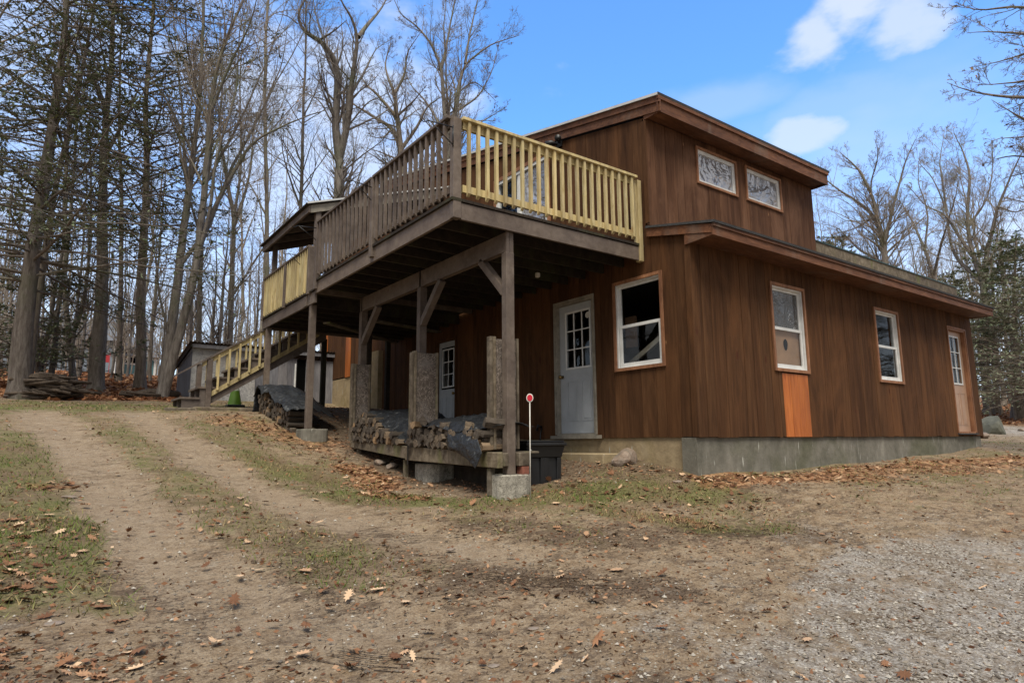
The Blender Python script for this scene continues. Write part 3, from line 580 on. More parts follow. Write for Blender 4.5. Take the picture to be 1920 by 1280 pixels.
d1=door(ML,door1,'door_paint','frame_grey','blue-grey door with nine panes beside the large window',(7.645,.99),(6.985,7.535,1.11,1.985),(3,3),[(6.975,7.21,.30,.92),(7.30,7.535,.30,.92)])
stk=MB(); stk.add([ML(7.05+.05*math.cos(a),-.06,1.90+.05*math.sin(a)) for a in np.linspace(0,6.28,13)[:-1]],[tuple(range(12))]); stk.build('paper_note','white_plastic',d1)
door(ML,door2,'door_paint','siding','grey door with a dark edged window behind the firewood',(10.93,.95),(10.98,11.42,1.10,1.86),(2,3),[(11.0,11.19,.25,.9),(11.25,11.44,.25,.9)],fr='vinyl')
dk=MB(); frame(dk,ML,10.93,11.47,1.05,1.91,.05,-.0495,-.045); dk.build('window_surround','dark_void',house)
door(MR,door3,'door_tan','trim_wood','tan door with white grille at the far end of the long wall',None,(14.70,15.16,1.08,2.04),(2,3),[(14.66,14.90,.25,.9),(14.97,15.21,.25,.9)],rec=.065,jd=.085,fr='vinyl')
ds=MB(); ds.mbox(MR,14.45,15.40,-.1,.05,.065,.088); ds.build('door_sill','shingle',house)
# small fittings
def floodlight():
    e=empty('flood_light',(6.47,7.52,4.83),'black twin lamp security light on the gable wall above the sliding door','lamp')
    m=MB(); m.box(6.47,6.50,7.46,7.58,4.78,4.9); m.build('mount_plate','black_plastic',e)
    for s in (-1,1):
        m=MB(); m.tube([(6.46,7.52+.03*s,4.84),(6.40,7.52+.09*s,4.87),(6.33,7.52+.15*s,4.84)],[.02,.045,.055],10); m.build('lamp_head','black_plastic',e)
floodlight()
def puck():
    m=MB(); m.box(5.62,5.68,7.06,7.12,2.36,2.43); tag(m.build('ceiling_lamp','white_plastic',None,.01),'small white square lamp on a joist under the upper deck','lamp')
puck()
# ---------------------------------------------------------------- upper deck
deck=empty('upper_deck',(3.45,5.8,0),'high deck on posts with dark brown side railing and yellow front railing','deck')
def part(name,mat,parent,fn,bevel=0,label=None):
    m=MB(); fn(m); o=m.build(name,mat,parent,bevel)
    if label: o['label']=label
    return o
DZ0,DZ1=2.435,2.625; DY0,DY1=5.80,10.24; DXL=3.45
for a,b in (((3.45,5.80,0),(6.50,5.80,0)),):
    part('rim_board','deck_paint',deck,lambda m:m.box(3.55,6.47,5.80,5.838,DZ0,DZ1))
part('rim_board','deck_paint',deck,lambda m:m.box(3.45,3.488,5.85,10.24,DZ0+.005,DZ1+.01))
part('rim_board','deck_paint',deck,lambda m:m.box(3.489,6.50,10.20,10.238,DZ0,DZ1))
y=6.2
while y<10.1:
    part('joist','deck_dark',deck,lambda m:m.box(3.489,6.50,y-.02,y+.02,DZ0+.005,DZ1-.002)); y+=.405
def dk_(m):
    x=3.42
    while x<6.48:
        m.box(x,min(x+.136,6.50),5.785,10.26,DZ1+.012,DZ1+.045); x+=.142
part('decking','deck_dark',deck,dk_)
for y0,y1 in ((5.90,8.02),(8.02,10.16)):
    part('beam','deck_paint',deck,lambda m:(m.box(4.205,4.245,y0+.003,y1,2.20,2.432),m.box(4.247,4.285,y0+.003,y1,2.202,2.432)))
PX0,PX1=4.205,4.305
def bigpost(yc,zb,zt=2.19,lab=None):
    o=part('post','deck_paint',deck,lambda m:m.box(PX0-.006,PX1+.006,yc-.05,yc+.05,zb,zt),.004)
    part('post_cap_board','deck_paint',o,lambda m:(m.box(PX0,PX0+.045,yc-.045,yc-.005,zt,2.434),m.box(PX0+.05,PX1,yc-.045,yc-.005,zt,2.434)))
bigpost(5.90,-.365,2.19); bigpost(8.02,-.05); bigpost(10.12,.1)
def knee(y0,z0,y1,z1,x=4.25):
    part('knee_brace','deck_paint',deck,lambda m:m.beam((x,y0,z0),(x,y1,z1),.085,.09,(1,0,0)))
knee(5.94,1.72,6.44,2.21); knee(7.98,1.66,7.44,2.19); knee(10.08,1.66,9.50,2.19)
part('corner_post','deck_paint',deck,lambda m:m.box(3.443,3.545,5.79,5.875,2.44,3.625),.004)
for y in (7.95,10.19): part('rail_post','deck_paint',deck,lambda m:m.box(3.405,3.50,y-.045,y+.045,2.50,3.625),.004)
part('rail_post','yellow_wood',deck,lambda m:(m.box(6.405,6.475,5.775,5.86,2.42,3.59),m.box(6.36,6.403,5.80,5.84,2.64,3.59)),.003)
def railing(parent,name,label,mat,bmat,p0,p1,zb0,zt0,spacing,axis,out,capmat,cap=True,slope=0):
    """balusters fixed to the outer face (out=-1 is towards the viewer); axis 'y' or 'x'"""
    L=p1-p0; n=max(1,round(L/spacing))
    fixed=out
    def P(a,o): return (fixed+o,a) if axis=='y' else (a,fixed+o)
    r=MB()
    def rail(z0,z1,o0,o1):
        (xa,ya),(xb,yb)=P(p0,o0),P(p1,o1); r.box(min(xa,xb),max(xa,xb),min(ya,yb),max(ya,yb),z0,z1)
    rail(zt0-.125,zt0-.04,.002,.040); rail(zb0+.035,zb0+.12,.002,.040)
    ro=r.build(name,mat,parent); ro['label']=label
    if cap:
        c=MB(); (xa,ya),(xb,yb)=P(p0-.03,-.055),P(p1+.03,.085); c.box(min(xa,xb),max(xa,xb),min(ya,yb),max(ya,yb),zt0-.038,zt0); c.build('hand_rail',capmat,ro,.004)
    src=[]
    for k in range(n+1):
        a=p0+(L)*(k+.5)/(n+1)
        x,yq=P(a,-.0385); x1,y1=P(a,0); 
        m=MB(); w=.0185
        if axis=='y': q=[(x,a-w),(x1,a-w),(x1,a+w),(x,a+w)]; lo=[zb0-.012,zb0-.012+.035,zb0-.012+.035,zb0-.012]; lo=[lo[0]+.035,lo[1]-.035,lo[2]-.035,lo[3]+.035]
        else: q=[(a-w,yq),(a+w,yq),(a+w,y1),(a-w,y1)]; lo=[zb0+.02,zb0+.02,zb0-.015,zb0-.015]
        zt=zt0-.042
        m.hexa([(q[i][0],q[i][1],lo[i]) for i in range(4)]+[(q[i][0],q[i][1],zt) for i in range(4)])
        m.build('baluster',bmat,ro)
    return ro
railing(deck,'railing','dark brown near section of side railing','deck_paint','deck_paint',5.90,7.90,2.715,3.665,.154,'y',3.452,'deck_paint')
railing(deck,'railing','dark brown far section of side railing','deck_paint','deck_paint',8.00,10.14,2.715,3.665,.165,'y',3.452,'deck_paint')
railing(deck,'railing','new yellow front railing','yellow_wood','yellow_wood',3.575,6.355,2.725,3.64,.132,'x',5.805,'yellow_wood')
# hanging plant hooks
def hook(p,q,r,label):
    m=MB(); p=Vector(p); q=Vector(q); r=Vector(r)
    m.tube([q,p],.007,6); m.tube([r,q+(p-q)*.93],.006,6)
    d=(p-q).normalized(); m.tube([p+d*.0+Vector((0,0,0)),p+d*.03+Vector((0,0,-.02)),p+d*.06+Vector((0,0,-.03)),p+d*.09+Vector((0,0,-.01)),p+d*.095+Vector((0,0,.02))],.006,6)
    m.tube([q+Vector((0,0,.02)),r-Vector((0,0,.02))],.009,6)
    tag(m.build('plant_hook','iron'),label,'bracket','iron plant hooks on the railing posts')
hook((3.12,5.80,3.475),(3.438,5.80,3.49),(3.438,5.80,3.28),'black iron plant hook on the tall corner post of the deck')
hook((3.13,7.95,3.53),(3.42,7.95,3.50),(3.42,7.95,3.30),'black iron plant hook on the middle post of the brown railing')
hook((3.09,10.19,3.52),(3.42,10.19,3.545),(3.42,10.19,3.33),'pale curled plant hook where the brown railing ends by the porch roof')
hook((3.20,11.0,3.27),(3.44,11.0,3.25),(3.44,11.0,3.08),'iron plant hook on the yellow railing of the lower deck')
# piers
def pier(x0,x1,y0,y1,z0,z1,label,mat='pier_concrete'):
    m=MB(); n=5; poly=[]
    for i in range(28):
        a=2*math.pi*i/28; c,s=math.cos(a),math.sin(a); k=1/max(abs(c),abs(s)); k=min(k,1.16)
        poly.append(((x0+x1)/2+(x1-x0)/2*c*k*random.uniform(.97,1.02),(y0+y1)/2+(y1-y0)/2*s*k*random.uniform(.97,1.02)))
    m.prism(poly,'z',z0,z1); tag(m.build('concrete_pier',mat,None,.012),label,'footing','concrete footings under the decks')
pier(4.075,4.52,5.78,6.12,-1.0,-.367,'cracked concrete footing under the nearest deck post')
pier(4.16,4.60,7.50,8.10,-1.0,-.29,'concrete footing under the middle of the firewood shelf')
pier(3.40,3.86,10.42,10.9,-.4,.222,'squared grey concrete footing under the tall post of the lower deck','concrete_grey')
# ---------------------------------------------------------------- lower deck with porch roof
low=empty('lower_deck',(3.45,10.25,0),'lower deck with yellow balusters under a small corrugated porch roof','deck')
LZ0,LZ1=2.30,2.495
part('rim_board','deck_paint',low,lambda m:(m.box(3.452,3.49,10.27,10.66,LZ0,LZ1-.01),m.box(3.452,3.49,10.665,13.42,LZ0,LZ1-.01)))
part('rim_board','deck_paint',low,lambda m:m.box(3.491,6.50,13.38,13.42,LZ0,LZ1))
part('splice_plate','deck_paint',low,lambda m:m.box(3.44,3.451,10.63,10.80,LZ0+.003,LZ1-.014))
def d2(m):
    x=3.42
    while x<6.48: m.box(x,min(x+.136,6.5),10.27,13.44,LZ1+.003,LZ1+.03); x+=.142
part('decking','deck_dark',low,d2)
y=10.7
while y<13.3: part('joist','deck_dark',low,lambda m:m.box(3.492,6.50,y-.02,y+.02,LZ0+.004,LZ1-.003)); y+=.405
for y,zb,zt in ((10.59,.225,LZ0),(13.22,.6,LZ0)): part('post','deck_paint',low,lambda m:m.box(3.47,3.57,y-.1,y-.0,zb,zt),.004)
for x,y,zb in ((4.95,13.95,.6),(5.0,11.6,.1),(6.2,13.3,.7)): part('post','deck_dark',low,lambda m:m.box(x-.05,x+.05,y-.05,y+.05,zb,LZ0),.004)
for y in (10.52,11.87,13.36): part('rail_post','deck_paint',low,lambda m:m.box(3.398,3.49,y-.045,y+.045,LZ1-.02,3.30),.004)
for a,b in ((10.57,11.82),(11.92,13.31)):
    railing(low,'railing','yellow balusters between brown posts of the lower deck','deck_paint','yellow_wood',a,b,2.53,3.345,.14,'y',3.452,'deck_paint')
# porch roof
PE=4.055; ps=.34
for x,y,t in ((3.60,13.30,4.18),(3.60,10.72,4.18),(6.40,13.30,5.1),(6.40,10.72,5.1)): part('porch_post','deck_paint',low,lambda m:m.box(x-.045,x+.045,y-.045,y+.045,LZ1+.03,t))
RZ=lambda x:PE+.03+ps*(x-3.43)
part('porch_fascia','deck_paint',low,lambda m:m.box(3.41,3.45,10.64,13.56,PE-.09,PE+.05))
for y in (10.645,13.52): part('porch_rake','frame_grey' if y<11 else 'deck_paint',low,lambda m:m.hexa([(3.451,y,RZ(3.45)-.13),(6.48,y,RZ(6.48)-.13),(6.48,y+.035,RZ(6.48)-.13),(3.451,y+.035,RZ(3.45)-.13),(3.451,y,RZ(3.45)+.01),(6.48,y,RZ(6.48)+.01),(6.48,y+.035,RZ(6.48)+.01),(3.451,y+.035,RZ(3.45)+.01)]))
for y in (11.3,12.05,12.8): part('rafter','deck_paint',low,lambda m:m.hexa([(3.451,y,RZ(3.45)-.12),(6.48,y,RZ(6.48)-.12),(6.48,y+.04,RZ(6.48)-.12),(3.451,y+.04,RZ(3.45)-.12),(3.451,y,RZ(3.45)),(6.48,y,RZ(6.48)),(6.48,y+.04,RZ(6.48)),(3.451,y+.04,RZ(3.45))]))
part('porch_sheathing','deck_dark',low,lambda m:m.hexa([(3.38,10.62,RZ(3.38)+.012),(6.48,10.62,RZ(6.48)+.012),(6.48,13.59,RZ(6.48)+.012),(3.38,13.59,RZ(3.38)+.012),(3.38,10.62,RZ(3.38)+.025),(6.48,10.62,RZ(6.48)+.025),(6.48,13.59,RZ(6.48)+.025),(3.38,13.59,RZ(3.38)+.025)]))
def corr(x0,x1,zf,y0,y1,amp=.012,pitch=.075,along='y'):
    m=MB(); n=int(abs(y1-y0)/pitch*6); vs=[];fs=[]
    for i in range(n+1):
        t=y0+(y1-y0)*i/n; d=amp*math.sin(2*math.pi*(t-y0)/pitch)
        for x in (x0,x1): vs.append((x,t,zf(x)+d) if along=='y' else (t,x,zf(x)+d))
    for i in range(n): fs.append((2*i,2*i+1,2*i+3,2*i+2))
    k=len(vs); vs+= [(a,b,c-.003) for a,b,c in vs]; fs+=[tuple(k+j for j in f[::-1]) for f in fs[:n]]
    for i in range(n): fs.append((2*i,2*i+2,k+2*i+2,k+2*i)); fs.append((2*i+1,k+2*i+1,k+2*i+3,2*i+3))
    m.add(vs,fs,.5,False); return m
corr(3.35,6.48,lambda x:RZ(x)+.042,10.60,13.61).build('porch_roof','corrugated',low)
part('drip_edge','drip_edge',low,lambda m:m.hexa([(3.37,10.59,RZ(3.37)+.03),(6.48,10.59,RZ(6.48)+.03),(6.48,10.598,RZ(6.48)+.03),(3.37,10.598,RZ(3.37)+.03),(3.37,10.59,RZ(3.37)+.062),(6.48,10.59,RZ(6.48)+.062),(6.48,10.598,RZ(6.48)+.062),(3.37,10.598,RZ(3.37)+.062)]))
# loose plank stacked under the deck
for a,b,lab in (((4.0,11.2,2.15),(6.2,12.9,2.2),'long weathered plank tucked up under the lower deck joists'),((4.6,10.5,2.14),(6.35,11.2,2.2),'short pale plank tucked up under the lower deck by the house')):
    m=MB(); m.beam(a,b,.14,.03); tag(m.build('stored_plank','weathered_wood'),lab,'plank')
# ---------------------------------------------------------------- stairs
st=empty('deck_stairs',(2.2,13.45,.65),'brown wooden stairs with yellow railing rising from the lawn to the lower deck','stairs')
SX0,SZ0=2.05,.66; NS=9; RUN=.305; RISE=(2.53-SZ0)/NS; Ya,Yb=13.48,14.45
sl_=RISE/RUN
for y in (Ya,Yb,(Ya+Yb)/2):
    poly=[(SX0+.02,SZ0)]
    for i in range(NS):
        poly+= [(SX0+i*RUN+.02,SZ0+(i+1)*RISE-.03),(SX0+(i+1)*RUN+.02,SZ0+(i+1)*RISE-.03)]
    poly+=[(SX0+NS*RUN+.02,SZ0+(NS-1)*RISE-.12),(SX0+RUN*1.2,SZ0)]
    m=MB(); m.prism(poly,'y',y-.02,y+.02); m.build('stringer','deck_paint',st)
for i in range(NS):
    part('tread','deck_paint',st,lambda m:m.box(SX0+i*RUN-.02,SX0+(i+1)*RUN+.018,Ya-.05,Yb+.05,SZ0+(i+1)*RISE-.029,SZ0+(i+1)*RISE+.008))
for y in (Ya-.04,Yb+.04):
    rz=lambda x:SZ0+.90+(x-SX0-.45)*sl_*1.0+.42*0
    x0,x1=SX0+.42,SX0+NS*RUN-.15
    pb=[(x0,.62,1.62+.0)]
    part('stair_post','deck_paint',st,lambda m:m.box(x0-.0,x0+.095,y-.05 if y<14 else y-.04,y+.045,.60,1.63),.004)
    zr=lambda x:1.615+(x-x0)*.66
    ro=part('railing','yellow_wood',st,lambda m:[m.hexa([(x0+.096,y-.02,zr(x0+.096)+a),(x1,y-.02,zr(x1)+a),(x1,y+.018,zr(x1)+a),(x0+.096,y+.018,zr(x0+.096)+a),(x0+.096,y-.02,zr(x0+.096)+b),(x1,y-.02,zr(x1)+b),(x1,y+.018,zr(x1)+b),(x0+.096,y+.018,zr(x0+.096)+b)]) for a,b in ((-.10,-.005),(-.78,-.68))])
    part('hand_rail','deck_paint',ro,lambda m:m.hexa([(x0-.42,y-.06,zr(x0-.42)),(x1,y-.06,zr(x1)),(x1,y+.06,zr(x1)),(x0-.42,y+.06,zr(x0-.42)),(x0-.42,y-.06,zr(x0-.42)+.036),(x1,y-.06,zr(x1)+.036),(x1,y+.06,zr(x1)+.036),(x0-.42,y+.06,zr(x0-.42)+.036)]))
    x=x0+.2
    while x<x1:
        part('baluster','yellow_wood',ro,lambda m:m.box(x-.018,x+.018,y+.0185 if y>14 else y-.0565,y+.055 if y>14 else y-.0205,zr(x)-.72,zr(x)-.03)); x+=.19
m=MB(); m.box(1.78,2.68,13.2,13.42,.52,.66); tag(m.build('timber_sleeper','weathered_wood',None,.012),'weathered timber sleeper at the foot of the deck stairs','timber')
# ---------------------------------------------------------------- shed behind the stairs
shed=empty('storage_shed',(2.95,18,1),'low grey storage shed with corrugated roof behind the stairs','shed')
YS=17.6; c0=ony(358,752,YS)[0]-.04; ZT=ony(357,645,YS)[2]
part('wall','osb_silver',shed,lambda m:m.box(c0,4.42,YS,YS+.03,.7,ZT-.06),label='silvery weathered chipboard front')
m=MB(); x=4.43
while x<7.6:
    w=random.uniform(.22,.34)
    if not(5.42<x+w/2<5.85): m.box(x,x+w-.006,YS-.0,YS+.03,1.06,ZT-.20+random.uniform(-.0,.01))
    x+=w
tag(m.build('wall','grey_board',shed),'grey weathered board front')
part('door_opening','dark_void',shed,lambda m:m.box(5.30,6.05,YS+.032,YS+.05,1.0,ZT-.2))
part('door_post','vinyl',shed,lambda m:m.box(5.44,5.475,YS-.03,YS-.002,1.0,2.15))
part('wall','grey_board',shed,lambda m:m.prism([(YS+.031,.7),(YS+2.1,.7),(YS+2.1,ZT-.45),(YS+.031,ZT-.17)],'x',c0,c0+.03))
part('gable_panel','grey_board',shed,lambda m:m.prism([(YS+.0,ZT-.165),(YS+2.1,ZT-.44),(YS+2.1,ZT-.39),(YS+.0,ZT-.06)],'x',c0-.012,c0-.001))
part('roof_fascia','grey_board',shed,lambda m:m.box(c0-.03,7.6,YS-.12,YS-.09,ZT-.09,ZT-.0))
part('rake_board','deck_dark',shed,lambda m:m.hexa([(c0-.06,YS-.12,ZT-.07),(c0-.03,YS-.12,ZT-.07),(c0-.03,YS+2.3,ZT-.45),(c0-.06,YS+2.3,ZT-.45),(c0-.06,YS-.12,ZT),(c0-.03,YS-.12,ZT),(c0-.03,YS+2.3,ZT-.38),(c0-.06,YS+2.3,ZT-.38)]))
mm=corr(YS-.16,YS+2.35,lambda y:ZT+.03-.16*(y-YS),c0-.1,7.7,.014,.09,'x'); mm.build('roof','corrugated',shed)
part('inner_frame','dark_void',shed,lambda m:m.box(4.5,7.5,YS+.5,YS+.55,1,ZT-.35))
# ---------------------------------------------------------------- firewood shelf, stacks, tarps
shelf=empty('firewood_shelf',(4.0,5.8,-.3),'long low firewood shelf of weathered timbers standing on concrete footings under the deck','shelf')
def wb(name,p,mat='weathered_wood',lab=None,parent=None):
    m=MB(); m.hexa(p); o=m.build(name,mat,parent or shelf,.006)
    if lab:o['label']=lab
    return o
def bx(x0,x1,y0,y1,za,zb,zc=None,zd=None):
    zc=za if zc is None else zc; zd=zb if zd is None else zd
    return [(x0,y0,za),(x1,y0,za),(x1,y1,zc),(x0,y1,zc),(x0,y0,zb),(x1,y0,zb),(x1,y1,zd),(x0,y1,zd)]
wb('front_beam',bx(4.03,4.10,5.80,8.02,-.292,-.125,-.245,-.06))
wb('front_beam',bx(4.03,4.10,8.03,9.95,-.225,-.055,-.08,.03))
wb('rear_beam',bx(4.74,4.82,6.3,9.95,-.27,-.12,-.08,.03))
wb('end_beam',bx(4.325,4.475,5.80,5.95,-.275,-.128)); wb('end_beam',bx(4.12,4.20,5.83,5.88,-.275,-.13))
wb('shelf_boards',bx(4.101,4.738,5.96,9.93,-.145,-.12,-.01,.015))
wb('shelf_leg',bx(4.05,4.12,5.98,6.05,-.60,-.293),'weathered_wood'); wb('shelf_leg',bx(4.07,4.13,8.1,8.16,-.7,-.24)); wb('shelf_leg',bx(4.07,4.13,9.75,9.81,-.4,-.11)); wb('shelf_leg',bx(4.75,4.81,8.5,8.56,-.6,-.2))
m=MB(); m.box(4.36,4.46,5.80,5.90,-.367,-.28); tag(m.build('brick','brick'),'red brick wedged between the near footing and the shelf timber','brick')
m=MB(); m.box(5.0,5.05,6.3,9.9,-.65,-.12); m.box(4.5,4.55,6.3,7.6,-.62,-.25); tag(m.build('skirt_board','deck_dark'),'dark boards leaning in the shade behind and beneath the firewood shelf','board')
def divider(yc,x0,x1,zb,zt,label,extra=True):
    e=empty('shelf_divider',((x0+x1)/2,yc,zb),label,'divider')
    part('panel','osb',e,lambda m:m.box(x0+.07,x1-.03,yc-.012,yc,zb,zt-.01))
    for a,b in ((x0,x0+.032),(x0+.036,x0+.069),(x1-.03,x1)):
        part('upright','weathered_wood',e,lambda m:m.box(a,b,yc-.035 if a>x0+.01 else yc-.02,yc+.06,zb-.0,zt+random.uniform(-.01,.015)),.003)
divider(6.02,4.075,4.47,-.09,1.185,'tall chipboard divider behind the nearest deck post')
divider(7.90,4.04,4.45,-.0,1.24,'chipboard divider in the middle of the firewood shelf')
divider(9.98,4.02,4.34,.03,1.285,'chipboard divider at the far end of the firewood shelf')
def logmesh(k):
    r=random.Random(k); m=MB(); L=r.uniform(.36,.44)
    kind=k%4
    if kind==0: n=9; P=[(math.cos(a)*.055*r.uniform(.88,1.1),math.sin(a)*.055*r.uniform(.88,1.1)) for a in np.linspace(0,6.283,n+1)[:-1]]
    elif kind==1: P=[(-.06,-.045),(.0,-.055),(.06,-.04),(.045,.02),(0,.062),(-.03,.04)]
    elif kind==2: P=[(-.05,-.05),(.055,-.03),(.065,.02),(.02,.055),(-.045,.035)]
    else: P=[(-.065,-.02),(-.03,-.05),(.04,-.045),(.07,0),(.02,.045),(-.04,.035)]
    P=[(a*r.uniform(.85,1.12),b*r.uniform(.85,1.12)) for a,b in P]; n=len(P); seg=4; vs=[];fs=[]
    for s in range(seg+1):
        t=s/seg; dx=r.uniform(-.004,.004); dy=r.uniform(-.004,.004)
        for a,b in P: vs.append((L*t+r.uniform(-.004,.004)*(s in(0,seg)),a*(1+.05*math.sin(s*2+k))+dx,b+dy))
    for s in range(seg):
        for i in range(n): fs.append((s*n+i,s*n+(i+1)%n,(s+1)*n+(i+1)%n,(s+1)*n+i))
    m.add(vs,fs,.9 if kind in(0,) else .2); m.add(vs[:n],[tuple(range(n))],.1); m.add(vs[-n:],[tuple(range(n))],.1)
    return m.mesh('firewood_log','log_wood')
LOGS=[logmesh(k) for k in range(10)]
nlog=0
def stack(x0,y0,y1,zb,zt,label,group,rz=0.0,sp=.086,loc=None,axis=None,jit=.03):
    global nlog
    z=None; rows=0; row=0
    while rows<14:
        y=y0+sp*.5*(row%2)+.05; any_=False
        while y<y1:
            zz=zb(y)+.05+row*sp*.82
            if zz<zt(y)-.02:
                any_=True; o=bpy.data.objects.new('firewood_log',random.choice(LOGS)); COL.objects.link(o)
                X=x0+random.uniform(-jit,jit); s=random.uniform(.72,1.05)
                p=(X,y+random.uniform(-.012,.012),zz+random.uniform(-.01,.01))
                if axis: p=axis(*p)
                o.location=p; o.scale=(1,s,s*random.uniform(.85,1.05)); o.rotation_euler=(random.uniform(0,6.28),random.uniform(-.05,.05),rz+random.uniform(-.08,.08)); tag(o,label,'firewood',group); nlog+=1
            y+=sp*random.uniform(.93,1.1)
        if not any_: break
        row+=1; rows+=1
pl=lambda y:-.12+.033*(y-5.9)
interp=lambda P:(lambda y:float(np.interp(y,[p[0] for p in P],[p[1] for p in P])))
stack(3.99,8.10,9.86,pl,interp([(8.0,-.0),(8.5,.14),(9.0,.33),(9.38,.50),(9.6,.42),(9.9,.22)]),'split firewood log in the pointed stack on the far half of the shelf','logs in the far stack on the shelf')
stack(3.99,5.98,7.86,pl,interp([(5.9,.14),(6.6,.15),(7.0,.22),(7.4,.2),(7.9,.22)]),'grey split firewood log in the stack on the near half of the shelf','logs in the near stack on the shelf')
stack(4.30,6.3,7.8,pl,interp([(5.9,.10),(7.4,.24),(7.9,.22)]),'split firewood log in the second row behind the near stack','logs behind the near stack')
for i,(x,y,z,r,lab) in enumerate(((4.05,9.80,.16,.1,'pale sawn log lying across the far end of the shelf'),(4.0,6.35,.17,.5,'short square log end on top near the tarp corner'),(4.0,6.02,.21,-.3,'round light grey log on top beside the near divider'),(3.98,7.72,.22,.2,'weathered log sticking out beside the middle divider'),(3.97,7.4,.27,1.0,'curved log lying slanted on top of the near stack'))):
    o=bpy.data.objects.new('firewood_log',LOGS[(i*3)%10]); COL.objects.link(o); o.location=(x,y,z); o.rotation_euler=(i,.1,r); o.scale=(.6,1.05,1.05); tag(o,lab,'firewood')
def cloth(name,rows,label,nu=46,nv=22,amp=.02,seed=1,freq=9):
    """rows: list of polylines (same length) giving the draped sheet, bilinearly refined and crumpled"""
    A=np.array(rows,float); R,C,_=A.shape
    u=np.linspace(0,C-1,nu); v=np.linspace(0,R-1,nv); U,V=np.meshgrid(u,v)
    i=np.clip(U.astype(int),0,C-2); j=np.clip(V.astype(int),0,R-2); a=(U-i)[...,None]; b=(V-j)[...,None]
    P=(A[j,i]*(1-a)+A[j,i+1]*a)*(1-b)+(A[j+1,i]*(1-a)+A[j+1,i+1]*a)*b
    # smooth the corners
    for _ in range(2):
        Q=P.copy(); Q[1:-1,1:-1]=(P[:-2,1:-1]+P[2:,1:-1]+P[1:-1,:-2]+P[1:-1,2:]+2*P[1:-1,1:-1])/6; P=Q
    x,y=P[...,0],P[...,1]
    n=vnoise(x+P[...,2],y,freq,seed); n2=vnoise(x,y+P[...,2]*2,freq*2.6,seed+1)
    P[...,2]+=amp*n+amp*.35*n2; P[...,0]+=amp*.6*vnoise(y,P[...,2],freq,seed+3)
    V_=P.reshape(-1,3); I,J=np.meshgrid(np.arange(nu-1),np.arange(nv-1)); k=(J*nu+I).ravel(); F=np.stack([k,k+1,k+1+nu,k+nu],1)
    me=mesh_np(name,V_,F,'tarp',smooth=True); o=link(name,me); m=o.modifiers.new('thick','SOLIDIFY'); m.thickness=.004; tag(o,label,'tarp'); return o
Yt=[9.95,9.7,9.42,9.1,8.75,8.35,8.0]
cloth('tarp',[[(4.78,y,z) for y,z in zip(Yt,(.20,.36,.50,.52,.50,.42,.22))],[(4.35,y,z) for y,z in zip(Yt,(.20,.34,.49,.48,.43,.30,.10))],[(4.12,y,z) for y,z in zip(Yt,(.18,.33,.49,.38,.25,.10,-.0))],[(4.05,y,z) for y,z in zip(Yt,(.16,.31,.47,.36,.22,.07,-.03))]],'shiny black tarp over the pointed firewood stack on the far half of the shelf',amp=.014,seed=3)
Yt=[7.55,7.2,6.9,6.65,6.4,6.15,5.9]
cloth('tarp',[[(4.62,y,z) for y,z in zip(Yt,(.30,.36,.34,.32,.28,.22,.16))],[(4.35,y,z) for y,z in zip(Yt,(.30,.31,.30,.28,.25,.22,.20))],[(4.1,y,z) for y,z in zip(Yt[:],(.24,.27,.25,.24,.2,.19,.17))],[(3.97,y,z) for y,z in zip([7.45,7.1,6.9,6.68,6.5,6.35,6.25],(.20,.21,.15,.12,.10,.11,.12))]],'black tarp thrown over the top of the near firewood stack',amp=.018,seed=8)
cloth('tarp',[[(4.02,6.80,.22),(4.02,6.65,.22),(4.02,6.45,.19),(4.02,6.30,.17)],[(3.965,6.78,.05),(3.955,6.60,.04),(3.945,6.40,.02),(3.95,6.22,.02)],[(3.955,6.74,-.06),(3.93,6.45,-.10),(3.915,6.25,-.05),(3.93,6.05,.03)],[(3.965,6.55,-.12),(3.92,6.25,-.20),(3.90,6.05,-.22),(3.91,5.93,-.12)],[(3.945,6.2,-.22),(3.915,6.10,-.27),(3.90,6.04,-.30),(3.90,6.0,-.25)]],'loose corner of black tarp hanging down over the shelf timber',nu=26,nv=34,amp=.008,seed=15)
# the ground level woodpile left of the tall post
ax=lambda x,y,z:(x,y,z)
gz=lambda y:float(np.interp(y,[10.9,13.2],[.24,.64]))
stack(3.34,11.0,12.95,gz,interp([(10.9,.46),(11.5,.66),(12.2,.86),(12.8,1.02),(13.0,.95)]),'grey split firewood log in the ground level pile under the lower deck','logs in the pile under the lower deck',sp=.105)
m=MB()
for x in (3.42,3.75): m.beam((x,10.95,.19),(x,13.0,.58),.09,.09)
tag(m.build('pallet_runner','weathered_wood'),'timber runners beneath the ground level firewood pile','timber')
Yt=[13.1,12.8,12.4,12.0,11.6,11.2,10.9]
cloth('tarp',[[(4.15,y,z) for y,z in zip(Yt,(.85,.97,.90,.80,.66,.5,.40))],[(3.85,y,z) for y,z in zip(Yt,(1.02,1.12,1.05,.96,.83,.70,.56))],[(3.5,y,z) for y,z in zip(Yt,(1.06,1.15,1.06,.95,.83,.72,.60))],[(3.27,y,z) for y,z in zip(Yt,(.90,1.06,.92,.92,.70,.64,.53))]],'crumpled black tarp over the ground level firewood pile',amp=.035,seed=21,freq=7)
cloth('tarp',[[(3.33,13.05,1.12),(3.5,13.12,1.10),(3.8,13.14,1.0)],[(3.27,13.06,.86),(3.5,13.14,.86),(3.8,13.16,.8)],[(3.26,13.08,.62),(3.5,13.16,.62),(3.8,13.18,.6)]],'black tarp flap hanging at the uphill end of the ground pile',nu=14,nv=14,amp=.02,seed=31)
